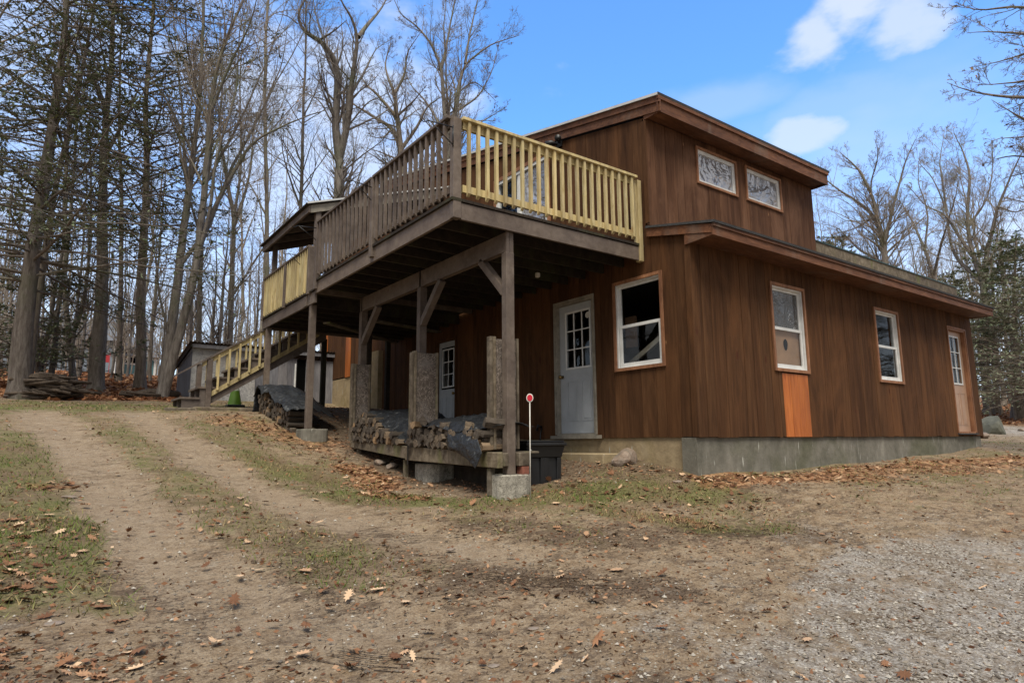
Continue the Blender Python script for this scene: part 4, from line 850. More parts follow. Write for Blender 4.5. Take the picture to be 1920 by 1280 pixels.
# ---------------------------------------------------------------- bin, marker, cone, rocks, step
bn=empty('storage_bin',(4.95,6.3,-.5),'black plastic lidded storage bin beside the nearest deck post','bin')
def binm(m):
    zb,zm,zt=-.54,-.20,-.06; x0,x1,y0,y1=4.66,5.26,6.10,6.62
    m.hexa([(x0+.03,y0+.03,zm),(x1-.03,y0+.03,zm),(x1-.03,y1-.03,zm),(x0+.03,y1-.03,zm),(x0,y0,zt),(x1,y0,zt),(x1,y1,zt),(x0,y1,zt)],.5)
    m.box(x0+.04,x1-.04,y0+.06,y1-.05,zb+.0,zm,.5)
    for a in (x0+.04,x0+.24,x1-.30,x1-.10): m.hexa([(a,y0+.045,zb),(a+.065,y0+.045,zb),(a+.065,y0+.09,zb),(a,y0+.09,zb),(a,y0+.032,zm),(a+.065,y0+.032,zm),(a+.065,y0+.09,zm),(a,y0+.09,zm)],.5)
part('bin_body','black_plastic',bn,binm,.008)
part('lid','black_plastic',bn,lambda m:(m.box(4.645,5.275,6.075,6.64,-.062,-.018,.5),m.box(4.665,5.255,6.095,6.62,-.017,.006,.5)),.012)
part('latch','steel',bn,lambda m:m.tube([(4.715,6.105,-.11),(4.715,6.085,-.11)],[.014,.012],10))
mk=empty('driveway_marker',(4.35,5.64,-.57),'red reflector on a thin white rod standing beside the near footing','marker')
part('rod','white_plastic',mk,lambda m:m.tube([(4.35,5.64,-.66),(4.357,5.64,.43)],[.006,.006],8))
n_=Vector((-.62,-.78,.05)).normalized()
def disc(m,r,rh,t0,t1,n=20):
    a=n_.cross(Vector((0,0,1))).normalized(); b=a.cross(n_); c=Vector((4.358,5.64,.475)); vs=[]
    for t in (t0,t1):
        for k in range(n): q=2*math.pi*k/n; vs.append(c+n_*t+a*(r*math.cos(q))+b*(rh*math.sin(q)))
    m.add(vs,[tuple(range(n-1,-1,-1)),tuple(range(n,2*n))]+[(k,(k+1)%n,n+(k+1)%n,n+k) for k in range(n)],.5)
part('reflector_rim','white_plastic',mk,lambda m:disc(m,.039,.048,-.006,.006)); part('reflector_lens','reflector',mk,lambda m:disc(m,.030,.036,.0065,.012))
ce=empty('traffic_cone',(3.36,15,.8),'faded green traffic cone with pale collar standing beneath the stairs','cone')
czb=hz(3.36,15)-.0
def lathe(m,c,prof,n=24):
    vs=[(c[0]+r*math.cos(2*math.pi*k/n),c[1]+r*math.sin(2*math.pi*k/n),z) for r,z in prof for k in range(n)]
    m.add(vs,[(i*n+k,i*n+(k+1)%n,(i+1)*n+(k+1)%n,(i+1)*n+k) for i in range(len(prof)-1) for k in range(n)],.5,True)
part('cone_body','cone_green',ce,lambda m:lathe(m,(3.36,15),[(.15,czb+.02),(.14,czb+.05),(.088,czb+.34)]))
part('cone_collar','cone_collar',ce,lambda m:lathe(m,(3.36,15),[(.089,czb+.34),(.056,czb+.52)]))
part('cone_tip','cone_green',ce,lambda m:lathe(m,(3.36,15),[(.055,czb+.52),(.03,czb+.68),(.02,czb+.70),(.0,czb+.70)]))
part('cone_base','black_plastic',ce,lambda m:m.box(3.36-.18,3.36+.18,14.82,15.18,czb-.02,czb+.03),.01)
def rock(c,s,seed,label,mat='rock',rz=0,name='rock',group=None,sub=3):
    bm=bmesh.new(); bmesh.ops.create_icosphere(bm,subdivisions=sub,radius=1); r=random.Random(seed); pl_=[(Vector((r.gauss(0,1),r.gauss(0,1),r.gauss(0,1))).normalized(),r.uniform(.55,.9)) for _ in range(9)]
    for v in bm.verts:
        p=v.co.copy()
        for n,d in pl_:
            k=p.dot(n)-d
            if k>0: p-=n*k*.92
        p*=1+.03*math.sin(p.x*9+seed)*math.cos(p.y*8); v.co=Vector((p.x*s[0],p.y*s[1],p.z*s[2]))
    me=bpy.data.meshes.new(name); bm.to_mesh(me); bm.free(); me.materials.append(MAT[mat]); o=link(name,me,None,c); o.rotation_euler[2]=rz; return tag(o,label,'rock',group)
rock((6.20,6.0,-.25),(.21,.17,.16),4,'reddish angular rock on the ground beside the concrete step')
m=MB(); m.box(6.02,6.46,6.22,7.35,-.35,-.175); tag(m.build('concrete_step','concrete_tan',None,.012),'worn low concrete step below the blue-grey door','step')
x,y=gp(1862,812); rock((x,y,hz(x,y)+.14),(.50,.42,.40),9,'large grey boulder beyond the far corner of the house','mossy_rock')
for i,(px,py,s) in enumerate(((1832,812,.16),(1842,822,.2),(1820,820,.1),(1915,808,.12))):
    x,y=gp(px,py); rock((x,y,hz(x,y)+s*.3),(s,s*.8,s*.55),20+i,['rounded stone tucked against the large boulder','flat stone in front of the large boulder','small pebble-like stone at the far corner of the house','small stone at the right hand edge of the gravel'][i],sub=2)
for i,(px,py,s) in enumerate(((712,872,.11),(735,878,.10),(900,880,.12),(925,885,.09),(850,878,.08),(800,893,.07),(870,890,.06),(1000,893,.05))):
    x,y=gp(px,py); rock((x,y,hz(x,y)+s*.25),(s,s*.8,s*.6),40+i,'grey stone on the bare soil below the firewood shelf',sub=2,group='stones below the firewood shelf')
for i,(px,py,s,lab) in enumerate(((130,932,.07,'flat blue-grey stone half buried in the left wheel rut'),(98,1172,.06,'dark flat stone in the grass at lower left'),(845,1032,.05,'dark blue-grey stone in the dirt at the centre'),(925,1252,.04,'small grey stone in the dirt near the bottom edge'),(1000,1182,.04,'dark pebble below the centre of the yard'),(1885,805,.1,'grey stone lying beside the pale drive'),(1270,905,.07,'mossy stone at the foot of the house corner'))):
    x,y=gp(px,py); rock((x,y,hz(x,y)+.002),(s,s*.7,s*.22),60+i,lab,sub=2)
m=MB(); a=Vector((5.35,7.35,.0)); m.tube([ML(8.12,.01,.22),ML(8.10,.05,.12),ML(8.13,.04,.0),ML(8.09,.10,-.13)],.012,6); m.tube([ML(8.12,.012,.22),ML(8.15,.06,.25),ML(8.16,.08,.16)],.02,6); tag(m.build('pipe_tap','iron'),'small rusty pipe and tap on the wall behind the black bin','tap')
# strap hanging on the shelf beam
m=MB(); m.box(3.995,4.0,7.86,7.90,-.30,.16); tag(m.build('strap','iron'),'dark strap hanging down over the middle of the shelf timber','strap')
# ---------------------------------------------------------------- brush pile, mats, wires
def sticks(name,px,py,n,L,hgt,wid,label,mat,seed,cat='brush pile',rm=(.012,.05)):
    r=random.Random(seed); x,y=gp(px,py); z=hz(x,y); m=MB()
    for i in range(n):
        l=r.uniform(.5,1)*L; zz=r.random()**1.3*hgt; xc=x+r.gauss(0,wid*.33)*(1-.5*zz/hgt); yc=y+r.uniform(-.25,.35); a=r.gauss(0,.28); b=r.gauss(0,.12)
        d=Vector((math.cos(a),math.sin(a),b)); rr=r.uniform(*rm); p=Vector((xc,yc,z+zz+.05)); k=r.uniform(-.08,.08)
        m.tube([p-d*l/2,p+Vector((0,0,k)),p+d*l/2],[rr,rr*.9,rr*.6],6)
    return tag(m.build(name,mat),label,cat)
sticks('brush_pile',92,748,120,.85,.42,.75,'low heap of cut branches at the edge of the lawn beside the big pine','barkwood',5)
sticks('branch_pile',275,748,14,.8,.08,.6,'few fallen branches at the foot of the trees left of the shed','bark_dark' if 0 else 'barkwood',6)
x,y=gp(250,744); 
m=MB(); m.tube([(x,y,hz(x,y)+.08)]+[(x+q,y+.1*q,hz(x,y)+.10) for q in (.3,.7,1.0)],[.05,.13,.13,.08],10); tag(m.build('fallen_log','barkwood'),'dark rotten log lying in the leaves left of the shed','log')
m=MB(); x,y=gp(425,769); m.box(x-.6,x+.9,y-.12,y+.12,hz(x,y)-.06,hz(x,y)+.05); tag(m.build('timber_edging','weathered_wood',None,.02),'old timber edging on the ground beside the green cone','timber')
for i,(yo,lab) in enumerate(((0,'upper of two pale utility wires crossing the woods on the left'),(6,'lower of two pale utility wires crossing the woods on the left'))):
    pts=[Vector(ond(px,py+yo,D)) for px,py,D in ((-260,522,17),(-40,517,18),(150,518,20),(330,514,22),(440,509,24),(600,505,30))]
    m=MB(); m.tube(pts,.011,5); tag(m.build('utility_wire','vinyl'),lab,'wire')
# ---------------------------------------------------------------- houses beyond the woods
def farhouse(px,py,D,w,h,rz,mat,label,teal=False):
    p=ond(px,py,D); z=hz(p[0],p[1]); z=min(z,p[2]); e=empty('distant_house',(p[0],p[1],z),label,'house')
    def T(x,y,zz): c,s=math.cos(rz),math.sin(rz); return (p[0]+x*c-y*s,p[1]+x*s+y*c,z+zz)
    def bxx(m,x0,x1,y0,y1,z0,z1): m.hexa([T(x0,y0,z0),T(x1,y0,z0),T(x1,y1,z0),T(x0,y1,z0),T(x0,y0,z1),T(x1,y0,z1),T(x1,y1,z1),T(x0,y1,z1)])
    part('wall',mat,e,lambda m:bxx(m,-w/2,w/2,0,6,-1,h))
    part('roof','roof_far',e,lambda m:m.add([T(-w/2-.4,-.4,h),T(w/2+.4,-.4,h),T(w/2+.4,6.4,h),T(-w/2-.4,6.4,h),T(-w/2-.4,3,h+2),T(w/2+.4,3,h+2)],[(0,1,5,4),(2,3,4,5),(1,2,5),(3,0,4),(3,2,1,0)]))
    for x in np.arange(-w/2+1,w/2-1,2.6):
        wo=part('window','vinyl',e,lambda m:bxx(m,x,x+1.1,-.06,-.005,1.1,2.5)); part('pane','dark_void',wo,lambda m:bxx(m,x+.12,x+.98,-.09,-.065,1.22,2.38))
    part('corner_trim','vinyl',e,lambda m:(bxx(m,-w/2-.02,-w/2+.15,-.08,-.01,-1,h),bxx(m,w/2-.15,w/2+.02,-.08,-.01,-1,h)))
farhouse(110,672,56,7,2.6,-.15,'house_far','pale blue house far off through the trunks on the left')
farhouse(215,668,60,6,1.8,.1,'house_teal','low teal sided house far off through the trunks left of the shed')
x,y,z=ond(197,668,45); m=MB(); m.box(x,x+.22,y,y+.02,z-.35,z+.1); m.box(x+.23,x+.26,y,y+.03,hz(x,y),z+.3); tag(m.build('yard_flag','flag_red'),'small red banner on a pole far off among the trunks','flag')
# ---------------------------------------------------------------- trees
def nrm(a): return a/np.maximum(np.linalg.norm(a,axis=-1,keepdims=True),1e-9)
def tubes(P,R,sides):
    """P (N,n,3), R (N,n) -> verts, quads"""
    N,n,_=P.shape
    T=np.empty_like(P); T[:,1:-1]=P[:,2:]-P[:,:-2]; T[:,0]=P[:,1]-P[:,0]; T[:,-1]=P[:,-1]-P[:,-2]; T=nrm(T)
    m=nrm(P[:,-1]-P[:,0]); ref=np.where(np.abs(m[:,2:3])<.9,np.array([[0,0,1.]]),np.array([[1.,0,0]])); a=nrm(np.cross(m,ref))
    A=nrm(a[:,None]-T*(a[:,None]*T).sum(-1,keepdims=True)); B=np.cross(T,A)
    th=np.arange(sides)*2*np.pi/sides
    V=P[:,:,None]+R[:,:,None,None]*(A[:,:,None]*np.cos(th)[None,None,:,None]+B[:,:,None]*np.sin(th)[None,None,:,None])
    base=(np.arange(N)*n*sides)[:,None,None]; i=np.arange(n-1)[None,:,None]*sides; k=np.arange(sides)[None,None,:]; k2=(k+1)%sides
    F=np.stack([base+i+k,base+i+k2,base+i+sides+k2,base+i+sides+k],-1).reshape(-1,4)
    return V.reshape(-1,3),F
class TB:
    def __init__(s): s.V=[];s.F=[];s.n=0
    def add(s,P,R,sides): 
        V,F=tubes(P,R,sides); s.V.append(V); s.F.append(F+s.n); s.n+=len(V)
    def mesh(s,name,mat): return mesh_np(name,np.concatenate(s.V),np.concatenate(s.F),mat,smooth=True)
def kids(P,R,per,t0,t1,ang,lf,n,rf,wig,up,r,minr=.002,tipf=.35,lens=None,upz=None):
    N,m,_=P.shape; idx=np.repeat(np.arange(N),per); M=len(idx)
    t=r.uniform(t0,t1,M)*(m-1); i=np.clip(t.astype(int),0,m-2); f=(t-i)[:,None]
    p0=P[idx,i]*(1-f)+P[idx,i+1]*f; T=nrm(P[idx,i+1]-P[idx,i]); rad_=R[idx,i]*(1-f[:,0])+R[idx,i+1]*f[:,0]
    L=np.linalg.norm(np.diff(P,axis=1),axis=2).sum(1)[idx]*lf*r.uniform(.55,1.25,M)*(1.15-.75*t/(m-1))
    if lens is not None: L=np.minimum(L,lens)
    q=nrm(np.cross(T,r.normal(size=(M,3)))); a=np.radians(r.uniform(*ang,M))[:,None]
    d=nrm(T*np.cos(a)+q*np.sin(a)); out=np.empty((M,n,3)); out[:,0]=p0; st=(L/(n-1))[:,None]
    for k in range(1,n):
        d=nrm(d+r.normal(size=(M,3))*wig+np.array([0,0,up])); out[:,k]=out[:,k-1]+d*st
    r0=np.maximum(rad_*rf,minr); RR=r0[:,None]*np.linspace(1,tipf,n)[None]; return out,np.maximum(RR,minr*.6)
def resample(pts,rs,n,wig,r):
    P=np.array(pts,float); s=np.concatenate([[0],np.cumsum(np.linalg.norm(np.diff(P,axis=0),axis=1))]); q=np.linspace(0,s[-1],n)
    O=np.stack([np.interp(q,s,P[:,k]) for k in range(3)],1)
    for _ in range(2): O[1:-1]=.25*O[:-2]+.5*O[1:-1]+.25*O[2:]
    w=r.normal(size=(n,3))*wig*s[-1]/n; w[0]=0; w=np.cumsum(w,0)*.5; w-=np.linspace(0,1,n)[:,None]*w[-1]*.7; w[:,2]*=.3
    return (O+w)[None],np.interp(q,s,rs)[None]
def place(root,me_t,me_c,mt='trunk',mc='crown'):
    for n_,me in ((mt,me_t),(mc,me_c)):
        if me is None: continue
        o=bpy.data.objects.new(n_,me); COL.objects.link(o); o.parent=root
def leafquads(C,r,size,flat=.6):
    n=len(C); a=nrm(r.normal(size=(n,3))); a[:,2]*=flat; a=nrm(a); b=nrm(np.cross(a,r.normal(size=(n,3)))); s=(size*r.uniform(.6,1.3,n))[:,None]
    V=np.stack([C-a*s,C+b*s*.5,C+a*s,C-b*s*.5],1).reshape(-1,3); F=np.arange(4*n).reshape(-1,4); return V,F
def bare_template(seed,H,r0,lean=.03,crook=.05,first=.35,nl=16,dens=1.0,fork=False,ang=(25,60)):
    r=np.random.default_rng(seed); n=22; z=np.linspace(0,H,n); P=np.zeros((1,n,3)); P[0,:,2]=z
    w=np.cumsum(r.normal(size=(n,2))*crook*H/n,0); w-=w[0]; P[0,:,0]=w[:,0]+lean*z; P[0,:,1]=w[:,1]
    R=(r0*(1-z/H)**1.1+.008)[None]; R[0,0]*=1.35; R[0,1]*=1.08
    tr=TB(); tr.add(P,R,9); cr=TB()
    L1,R1=kids(P,R,nl,first,.97,ang,.36,12,.42,.13,.10,r,.006,tipf=.12)
    if fork:
        F1,G1=kids(P,R,2,.45,.55,(14,24),.5,14,.75,.06,.12,r,tipf=.1); tr.add(F1,G1,8); L1b,R1b=kids(F1,G1,nl//2,.25,.97,ang,.4,10,.45,.13,.08,r,.006,tipf=.15); cr.add(L1b,R1b,5)
        L1=np.concatenate([L1[:,:10],L1b]); R1=np.concatenate([R1[:,:10],R1b])
    cr.add(L1,R1,5)
    L2,R2=kids(L1,R1,int(7*dens),.2,1,(22,60),.42,7,.55,.18,.06,r,.005); cr.add(L2,R2,4)
    L3,R3=kids(L2,R2,int(6*dens),.15,1,(22,60),.5,5,.55,.2,.05,r,.004); cr.add(L3,R3,3)
    L4,R4=kids(L3,R3,3,.2,1,(20,55),.6,3,.6,.2,.03,r,.0035,tipf=.6); cr.add(L4,R4,3)
    return tr.mesh('trunk','bark_grey'),cr.mesh('crown','twig')
def stick_template(seed,H,r0):
    r=np.random.default_rng(seed); n=14; z=np.linspace(0,H,n); P=np.zeros((1,n,3)); P[0,:,2]=z; w=np.cumsum(r.normal(size=(n,2))*.05*H/n,0); P[0,:,:2]=w-w[0]
    R=(r0*(1-z/H)**.8+.005)[None]; tr=TB(); tr.add(P,R,6); cr=TB(); a,b=kids(P,R,16,.15,1,(25,60),.3,6,.5,.12,.08,r,.004); cr.add(a,b,3); a,b=kids(a,b,5,.2,1,(25,60),.5,4,.6,.15,.04,r,.003); cr.add(a,b,3)
    return tr.mesh('trunk','bark_grey'),cr.mesh('crown','twig')
def conifer_mesh(r,P,R,start,nb,Lmax,shape,dens=1.0,leafsize=.05,droop=-.02,mat='needles',bare=.25,elev=(-5,25),seglf=.38,lq=3.0,side=0):
    """P,R: trunk polyline (1,n,3). returns trunk mesh, limbs mesh, foliage mesh"""
    tr=TB(); tr.add(P,R,10); n=P.shape[1]; cr=TB()
    t=np.sort(r.uniform(start,.99,nb)); tt=t*(n-1); i=np.clip(tt.astype(int),0,n-2); f=(tt-i)[:,None]; p0=P[0,i]*(1-f)+P[0,i+1]*f
    L=Lmax*shape(t)*r.uniform(.6,1.15,nb); az=r.uniform(0,2*np.pi,nb); el=np.radians(r.uniform(*elev,nb)); m=12
    d=np.stack([np.cos(az)*np.cos(el),np.sin(az)*np.cos(el),np.sin(el)],1); B=np.empty((nb,m,3)); B[:,0]=p0
    for k in range(1,m): d=nrm(d+r.normal(size=(nb,3))*.06+np.array([0,0,droop*(1-k/m*1.6)])); B[:,k]=B[:,k-1]+d*(L/(m-1))[:,None]
    r0=np.minimum(.008+.0055*L,R[0,i]*.5); BR=r0[:,None]*np.linspace(1,.2,m)[None]; cr.add(B,BR,5)
    # side twigs stay near the horizontal plane
    per=int(15*dens); S,SR=kids(B,BR,per,.18,1,(35,65),seglf,6,.45,.10,-.012,r,.0035); 
    S[:,:,2]=S[:,:1,2]+(S[:,:,2]-S[:,:1,2])*.45; cr.add(S,SR,3)
    T2,TR2=kids(S,SR,4,.15,1,(30,60),.5,3,.6,.1,-.02,r,.0028); T2[:,:,2]=T2[:,:1,2]+(T2[:,:,2]-T2[:,:1,2])*.5; cr.add(T2,TR2,3)
    keep=r.uniform(size=len(T2)); clump=.5+.5*np.sin(T2[:,0,0]*2.1+T2[:,0,2]*1.7)*np.sin(T2[:,0,1]*2.3+T2[:,0,2]*.9)
    sel=T2[keep>bare+.5*(1-clump)*bare*1.6]
    k=int(lq); C=[];A=[]
    for j in range(k):
        q=r.uniform(.1,1,len(sel))[:,None]; C.append(sel[:,0]*(1-q)+sel[:,2]*q); A.append(nrm(sel[:,2]-sel[:,0]))
    C=np.concatenate(C); A=nrm(np.concatenate(A)+r.normal(size=C.shape)*.25); Bv=nrm(np.cross(A,np.array([0,0,1.])+r.normal(size=C.shape)*.35)); s=(leafsize*r.uniform(.6,1.4,len(C)))[:,None]
    V=np.stack([C-A*s*.6,C+Bv*s*.38,C+A*s*1.3,C-Bv*s*.38],1).reshape(-1,3); F=np.arange(len(V)).reshape(-1,4); tone=np.repeat(np.clip(r.normal(.5,.22,len(C)),0,1),4)
    return tr.mesh('trunk','bark_dark'),cr.mesh('branches','twig_dark'),mesh_np('foliage',V,F,mat,tone=tone)
# --- traced hero trees: limbs follow the photograph, each at its own distance and with its own depth wander
def hero(name,label,D,limbs,seed,mats=('bark_grey','twig'),n1=1.1,dens=1.0,leaves=0,cat='tree',twlen=1.0,ang=(25,60),up=.05,group=None,thick=1.0):
    limbs=[(a,(b[0]*thick,b[1]*thick)) for a,b in limbs]
    r=np.random.default_rng(seed); tr=TB(); cr=TB(); allP=[]; 
    b0=limbs[0][0][0]; bb=ond(b0[0],b0[1],D); gx,gy=bb[0],bb[1]; gz_=hz(gx,gy)-.15
    root=empty(name,(gx,gy,gz_),label,cat,group)
    org=np.array([gx,gy,gz_]); joints={}
    for li,(px,rr) in enumerate(limbs):
        off=0.0; side=r.uniform(-1,1); pts=[]
        key=px[0]; d0=joints.get(key,D); L=len(px)
        for k,p in enumerate(px):
            Dk=d0 + (0 if li==0 else side*D*.10*(k/max(1,L-1))); pts.append(ond(p[0],p[1],Dk)); joints.setdefault(p,Dk)
        if li==0 or p[1]>2000: 
            if px[0]==b0: pts.insert(0,(pts[0][0],pts[0][1],min(gz_,pts[0][2]-.1)))
        if px[0]==b0 and li>0: pts.insert(0,(pts[0][0],pts[0][1],min(gz_,pts[0][2]-.1)))
        pts=np.array(pts)-org; n=max(10,len(pts)*4); q=np.linspace(0,1,len(pts)); tq=np.linspace(0,1,len(pts)); rs=min(rr[1],.025 if li else rr[1])*.7+(rr[0]*.92-min(rr[1],.025 if li else rr[1])*.7)*(1-tq)**1.25
        if px[0]==b0: rs=np.array(rs); rs[0]*=1.35
        P,R=resample(pts,rs,n,.06,r); tr.add(P,R,9 if rr[0]>.08 else 6); allP.append((P,R,np.linalg.norm(np.diff(P[0],axis=0),axis=1).sum(),px[0]==b0))
    for P,R,L,isb in allP:
        per=max(3,int(L*n1*1.7)); a,b=kids(P,R,per,.42 if isb else .12,1,ang,.34,10,.38,.13,up,r,.006,lens=3.6*twlen,tipf=.15); cr.add(a,b,5)
        c,d=kids(a,b,int(6*dens),.2,1,(22,52),.5,6,.5,.15,up*.9,r,.0045); cr.add(c,d,4)
        e,f=kids(c,d,int(5*dens),.15,1,(22,55),.55,5,.55,.15,.06,r,.0035); cr.add(e,f,3)
        g,h=kids(e,f,2,.25,1,(20,50),.6,3,.6,.15,.03,r,.003,tipf=.7); cr.add(g,h,3)
        if leaves:
            s=r.random(len(g))<leaves
            if s.any(): allL.append(g[s][:,2]+org) if 0 else lf_.append(g[s][:,2])
    place(root,tr.mesh('trunk',mats[0]),cr.mesh('crown',mats[1]))
    if leaves and lf_:
        C=np.concatenate(lf_); V,F=leafquads(C,r,.045); o=bpy.data.objects.new('clinging_leaves',mesh_np('clinging_leaves',V,F,'leaf',tone=np.repeat(r.uniform(.2,1,len(C)),4))); COL.objects.link(o); o.parent=root; lf_.clear()
    return root
lf_=[]
# left group
hero('bare_tree','multi stemmed bare maple rising just left of the shed with limbs fanning to the right',17.6,[
 (((303,750),(320,640),(336,500),(352,380),(362,290),(372,180),(381,60),(386,-80)),(.17,.045)),
 (((303,750),(335,620),(370,480),(388,330),(392,220),(402,140),(425,60),(455,0),(475,-80)),(.15,.03)),
 (((388,330),(430,370),(471,266),(555,226),(640,200),(700,185)),(.07,.012)) if 0 else (((372,470),(410,370),(471,266),(555,226),(624,204)),(.075,.012)),
 (((336,500),(390,430),(425,330),(470,250),(510,170),(560,80),(600,0)),(.07,.012)),
 (((392,220),(430,120),(470,40),(490,-40)),(.05,.012)),(((352,380),(345,250),(330,120),(318,-20)),(.06,.012)),
 (((385,345),(450,220),(500,110),(540,-10)),(.05,.01)),(((372,180),(350,90),(345,-20)),(.04,.012)),(((370,480),(395,400),(404,300),(440,190),(447,60),(470,-30)),(.06,.012)),
 (((362,290),(320,200),(270,130),(255,60)),(.04,.01)),(((320,640),(300,560),(292,480),(275,400)),(.04,.01))],101,('bark_grey','twig'),n1=1.5,up=.10,ang=(18,45),leaves=.01)
hero('bare_tree','tall bare oak with two crooked stems behind the porch roof',24,[
 (((632,560),(630,420),(634,330),(636,300)),(.34,.26)),(((636,300),(628,240),(632,150),(628,112),(600,75),(575,65),(558,45),(558,20),(575,-5),(570,-60)),(.22,.05)),
 (((636,300),(650,240),(657,180),(664,130),(672,70),(660,30),(640,5),(628,-50)),(.20,.05)),(((672,70),(690,45),(705,30),(722,10),(735,-30)),(.12,.03)),(((600,75),(625,60),(650,38)),(.07,.02)),
 (((657,180),(690,120),(700,95),(735,72)),(.07,.015)),(((632,150),(612,90),(590,20),(585,-40)),(.06,.02)),(((650,240),(690,190),(720,180),(770,140)),(.05,.012)),(((628,240),(600,190),(580,175),(555,180)),(.05,.012)),(((558,45),(540,30),(510,25)),(.04,.012)),(((632,330),(680,290),(720,262),(740,230)),(.05,.012))],102,('bark_grey','twig'),thick=.82,n1=1.6,leaves=.012)
hero('bare_tree','twisted bare oak standing directly behind the high deck railing',27,[
 (((756,560),(755,400),(752,281),(743,219)),(.24,.15)),(((743,219),(741,175),(728,150),(720,120),(733,80)),(.12,.03)),(((752,281),(737,241),(694,215),(657,193),(640,160)),(.13,.02)),(((743,219),(701,171),(686,160),(665,120)),(.09,.02)),
 (((752,281),(785,235),(800,200),(830,180)),(.10,.02)),(((741,175),(760,140),(762,100),(790,60)),(.08,.015)),(((743,219),(775,190),(800,160)),(.07,.015)),(((737,241),(715,260),(690,255)),(.05,.015))],103,('bark_dark','twig_dark'),n1=1.9,dens=1.3,leaves=.015)
hero('bare_tree','spreading bare tree above the deck corner post',27,[
 (((840,560),(842,400),(838,260),(834,215)),(.22,.17)),(((834,215),(830,164),(828,128),(807,80),(778,45),(752,29),(740,0)),(.11,.02)),(((838,260),(854,211),(858,175),(872,120),(920,84),(974,66)),(.14,.02)),
 (((872,120),(880,73),(891,22),(905,-30)),(.07,.02)),(((828,128),(840,73),(854,0),(860,-40)),(.07,.02)),(((858,175),(890,150),(930,190)),(.05,.012)),(((838,260),(800,190),(770,160),(755,120)),(.07,.015)),(((854,211),(900,180),(925,130),(935,80)),(.06,.012)),(((838,260),(900,230),(950,200)),(.06,.012))],104,('bark_grey','twig'),n1=2.2,dens=1.3,leaves=.02,up=.08)
hero('bare_tree','slim straight bare trunk left of the porch roof',23,[(((498,700),(499,560),(497,400),(494,200),(503,0),(508,-80)),(.13,.05)),(((494,200),(530,120),(540,40)),(.04,.01)),(((497,400),(460,330),(440,300)),(.04,.01))],105,('bark_grey','twig'),n1=.8)
hero('bare_tree','dark slim trunk behind the left edge of the porch roof',25,[(((562,600),(563,390),(568,219),(570,110),(575,-20)),(.12,.04)),(((568,219),(600,150),(620,60)),(.04,.01)),(((563,390),(530,300),(520,200)),(.05,.01))],106,('bark_dark','twig_dark'),n1=1.0)
hero('bare_tree','bare tree with three leaning stems between shed and stairs',26,[(((430,700),(433,560),(440,420),(425,330)),(.15,.10)),(((425,330),(410,250),(418,150),(400,40)),(.08,.02)),(((440,420),(470,330),(480,220),(520,130)),(.08,.015)),(((433,560),(480,480),(520,430),(550,400)),(.06,.015)),(((440,420),(455,300),(450,150),(465,0)),(.07,.02))],107,n1=1.0)
hero('bare_tree','pale straight trunk behind the shed roof',24,[(((372,690),(374,560),(378,450),(390,330)),(.13,.07)),(((390,330),(400,220),(395,100)),(.06,.02)),(((378,450),(350,360),(335,280)),(.05,.015))],108,('bark_pale','twig'))
hero('broad_trunk_tree','thick grey beech trunk standing behind the brush pile',19.5,[(((180,728),(182,640),(190,560),(190,450),(192,380),(193,300),(200,200),(210,100),(217,-40)),(.24,.07)),(((190,450),(150,380),(120,330),(90,310)),(.06,.015)),(((193,300),(240,220),(270,140)),(.07,.02)),(((200,200),(160,120),(140,30)),(.07,.02)),(((192,380),(230,340),(262,330)),(.05,.015))],109,('bark_pale','twig_dark'),n1=.7)
hero('bare_tree','thin pale leaning trunk just behind the brush pile',21,[(((95,715),(104,640),(110,560),(128,470),(140,300),(150,100)),(.10,.04))],110,('bark_pale','twig'),n1=.8)
hero('bare_tree','grey trunk with a split base right of the brush pile',22,[(((140,722),(128,640),(122,560),(118,400),(128,200),(120,0)),(.12,.05)),(((128,640),(150,600),(162,520),(170,400),(165,200)),(.08,.03))],111,('bark_grey','twig'),n1=.7)
# right group
hero('bare_tree','spreading bare oak behind the green roof on the right',38,[(((1668,640),(1662,495),(1655,444),(1641,406),(1608,378),(1561,350),(1545,335)),(.33,.05)),(((1662,495),(1657,453),(1673,397),(1687,341),(1701,294),(1716,262)),(.19,.03)),(((1655,444),(1636,364),(1612,317),(1590,298),(1575,285)),(.16,.03)),(((1641,406),(1600,430),(1560,440)),(.09,.02)),(((1657,453),(1630,350),(1650,290),(1640,262)),(.10,.02)),(((1662,495),(1610,470),(1570,425),(1540,420)),(.10,.02))],120,thick=.72,n1=2.2,dens=1.4,leaves=.02)
hero('bare_tree','broad bare tree with many rising stems at the right behind the hemlocks',37,[(((1852,765),(1847,622),(1844,528)),(.36,.28)),(((1844,528),(1823,481),(1814,425),(1819,317),(1805,284),(1790,250)),(.20,.03)),(((1844,528),(1850,470),(1870,387),(1898,322),(1925,270)),(.20,.03)),(((1823,481),(1791,430),(1772,400),(1734,387),(1700,345)),(.13,.02)),(((1844,528),(1805,500),(1781,462),(1776,397),(1753,341),(1722,303)),(.16,.03)),(((1814,425),(1850,380),(1862,320),(1860,260)),(.10,.02)),(((1870,387),(1905,400),(1940,380)),(.08,.02)),(((1776,397),(1760,300),(1772,240)),(.08,.02)),(((1844,528),(1890,480),(1930,460)),(.10,.02))],121,thick=.72,n1=2.1,dens=1.4,leaves=.02)
hero('bare_tree','bare tree with forked stems over the end of the long roof',42,[(((1752,700),(1755,600),(1750,520),(1735,470)),(.24,.16)),(((1735,470),(1715,420),(1690,380),(1660,360)),(.12,.02)),(((1750,520),(1770,440),(1790,380),(1800,330)),(.12,.02)),(((1735,470),(1740,400),(1720,340),(1725,290)),(.10,.02))],122,thick=.72,n1=2.2,dens=1.3,leaves=.02)
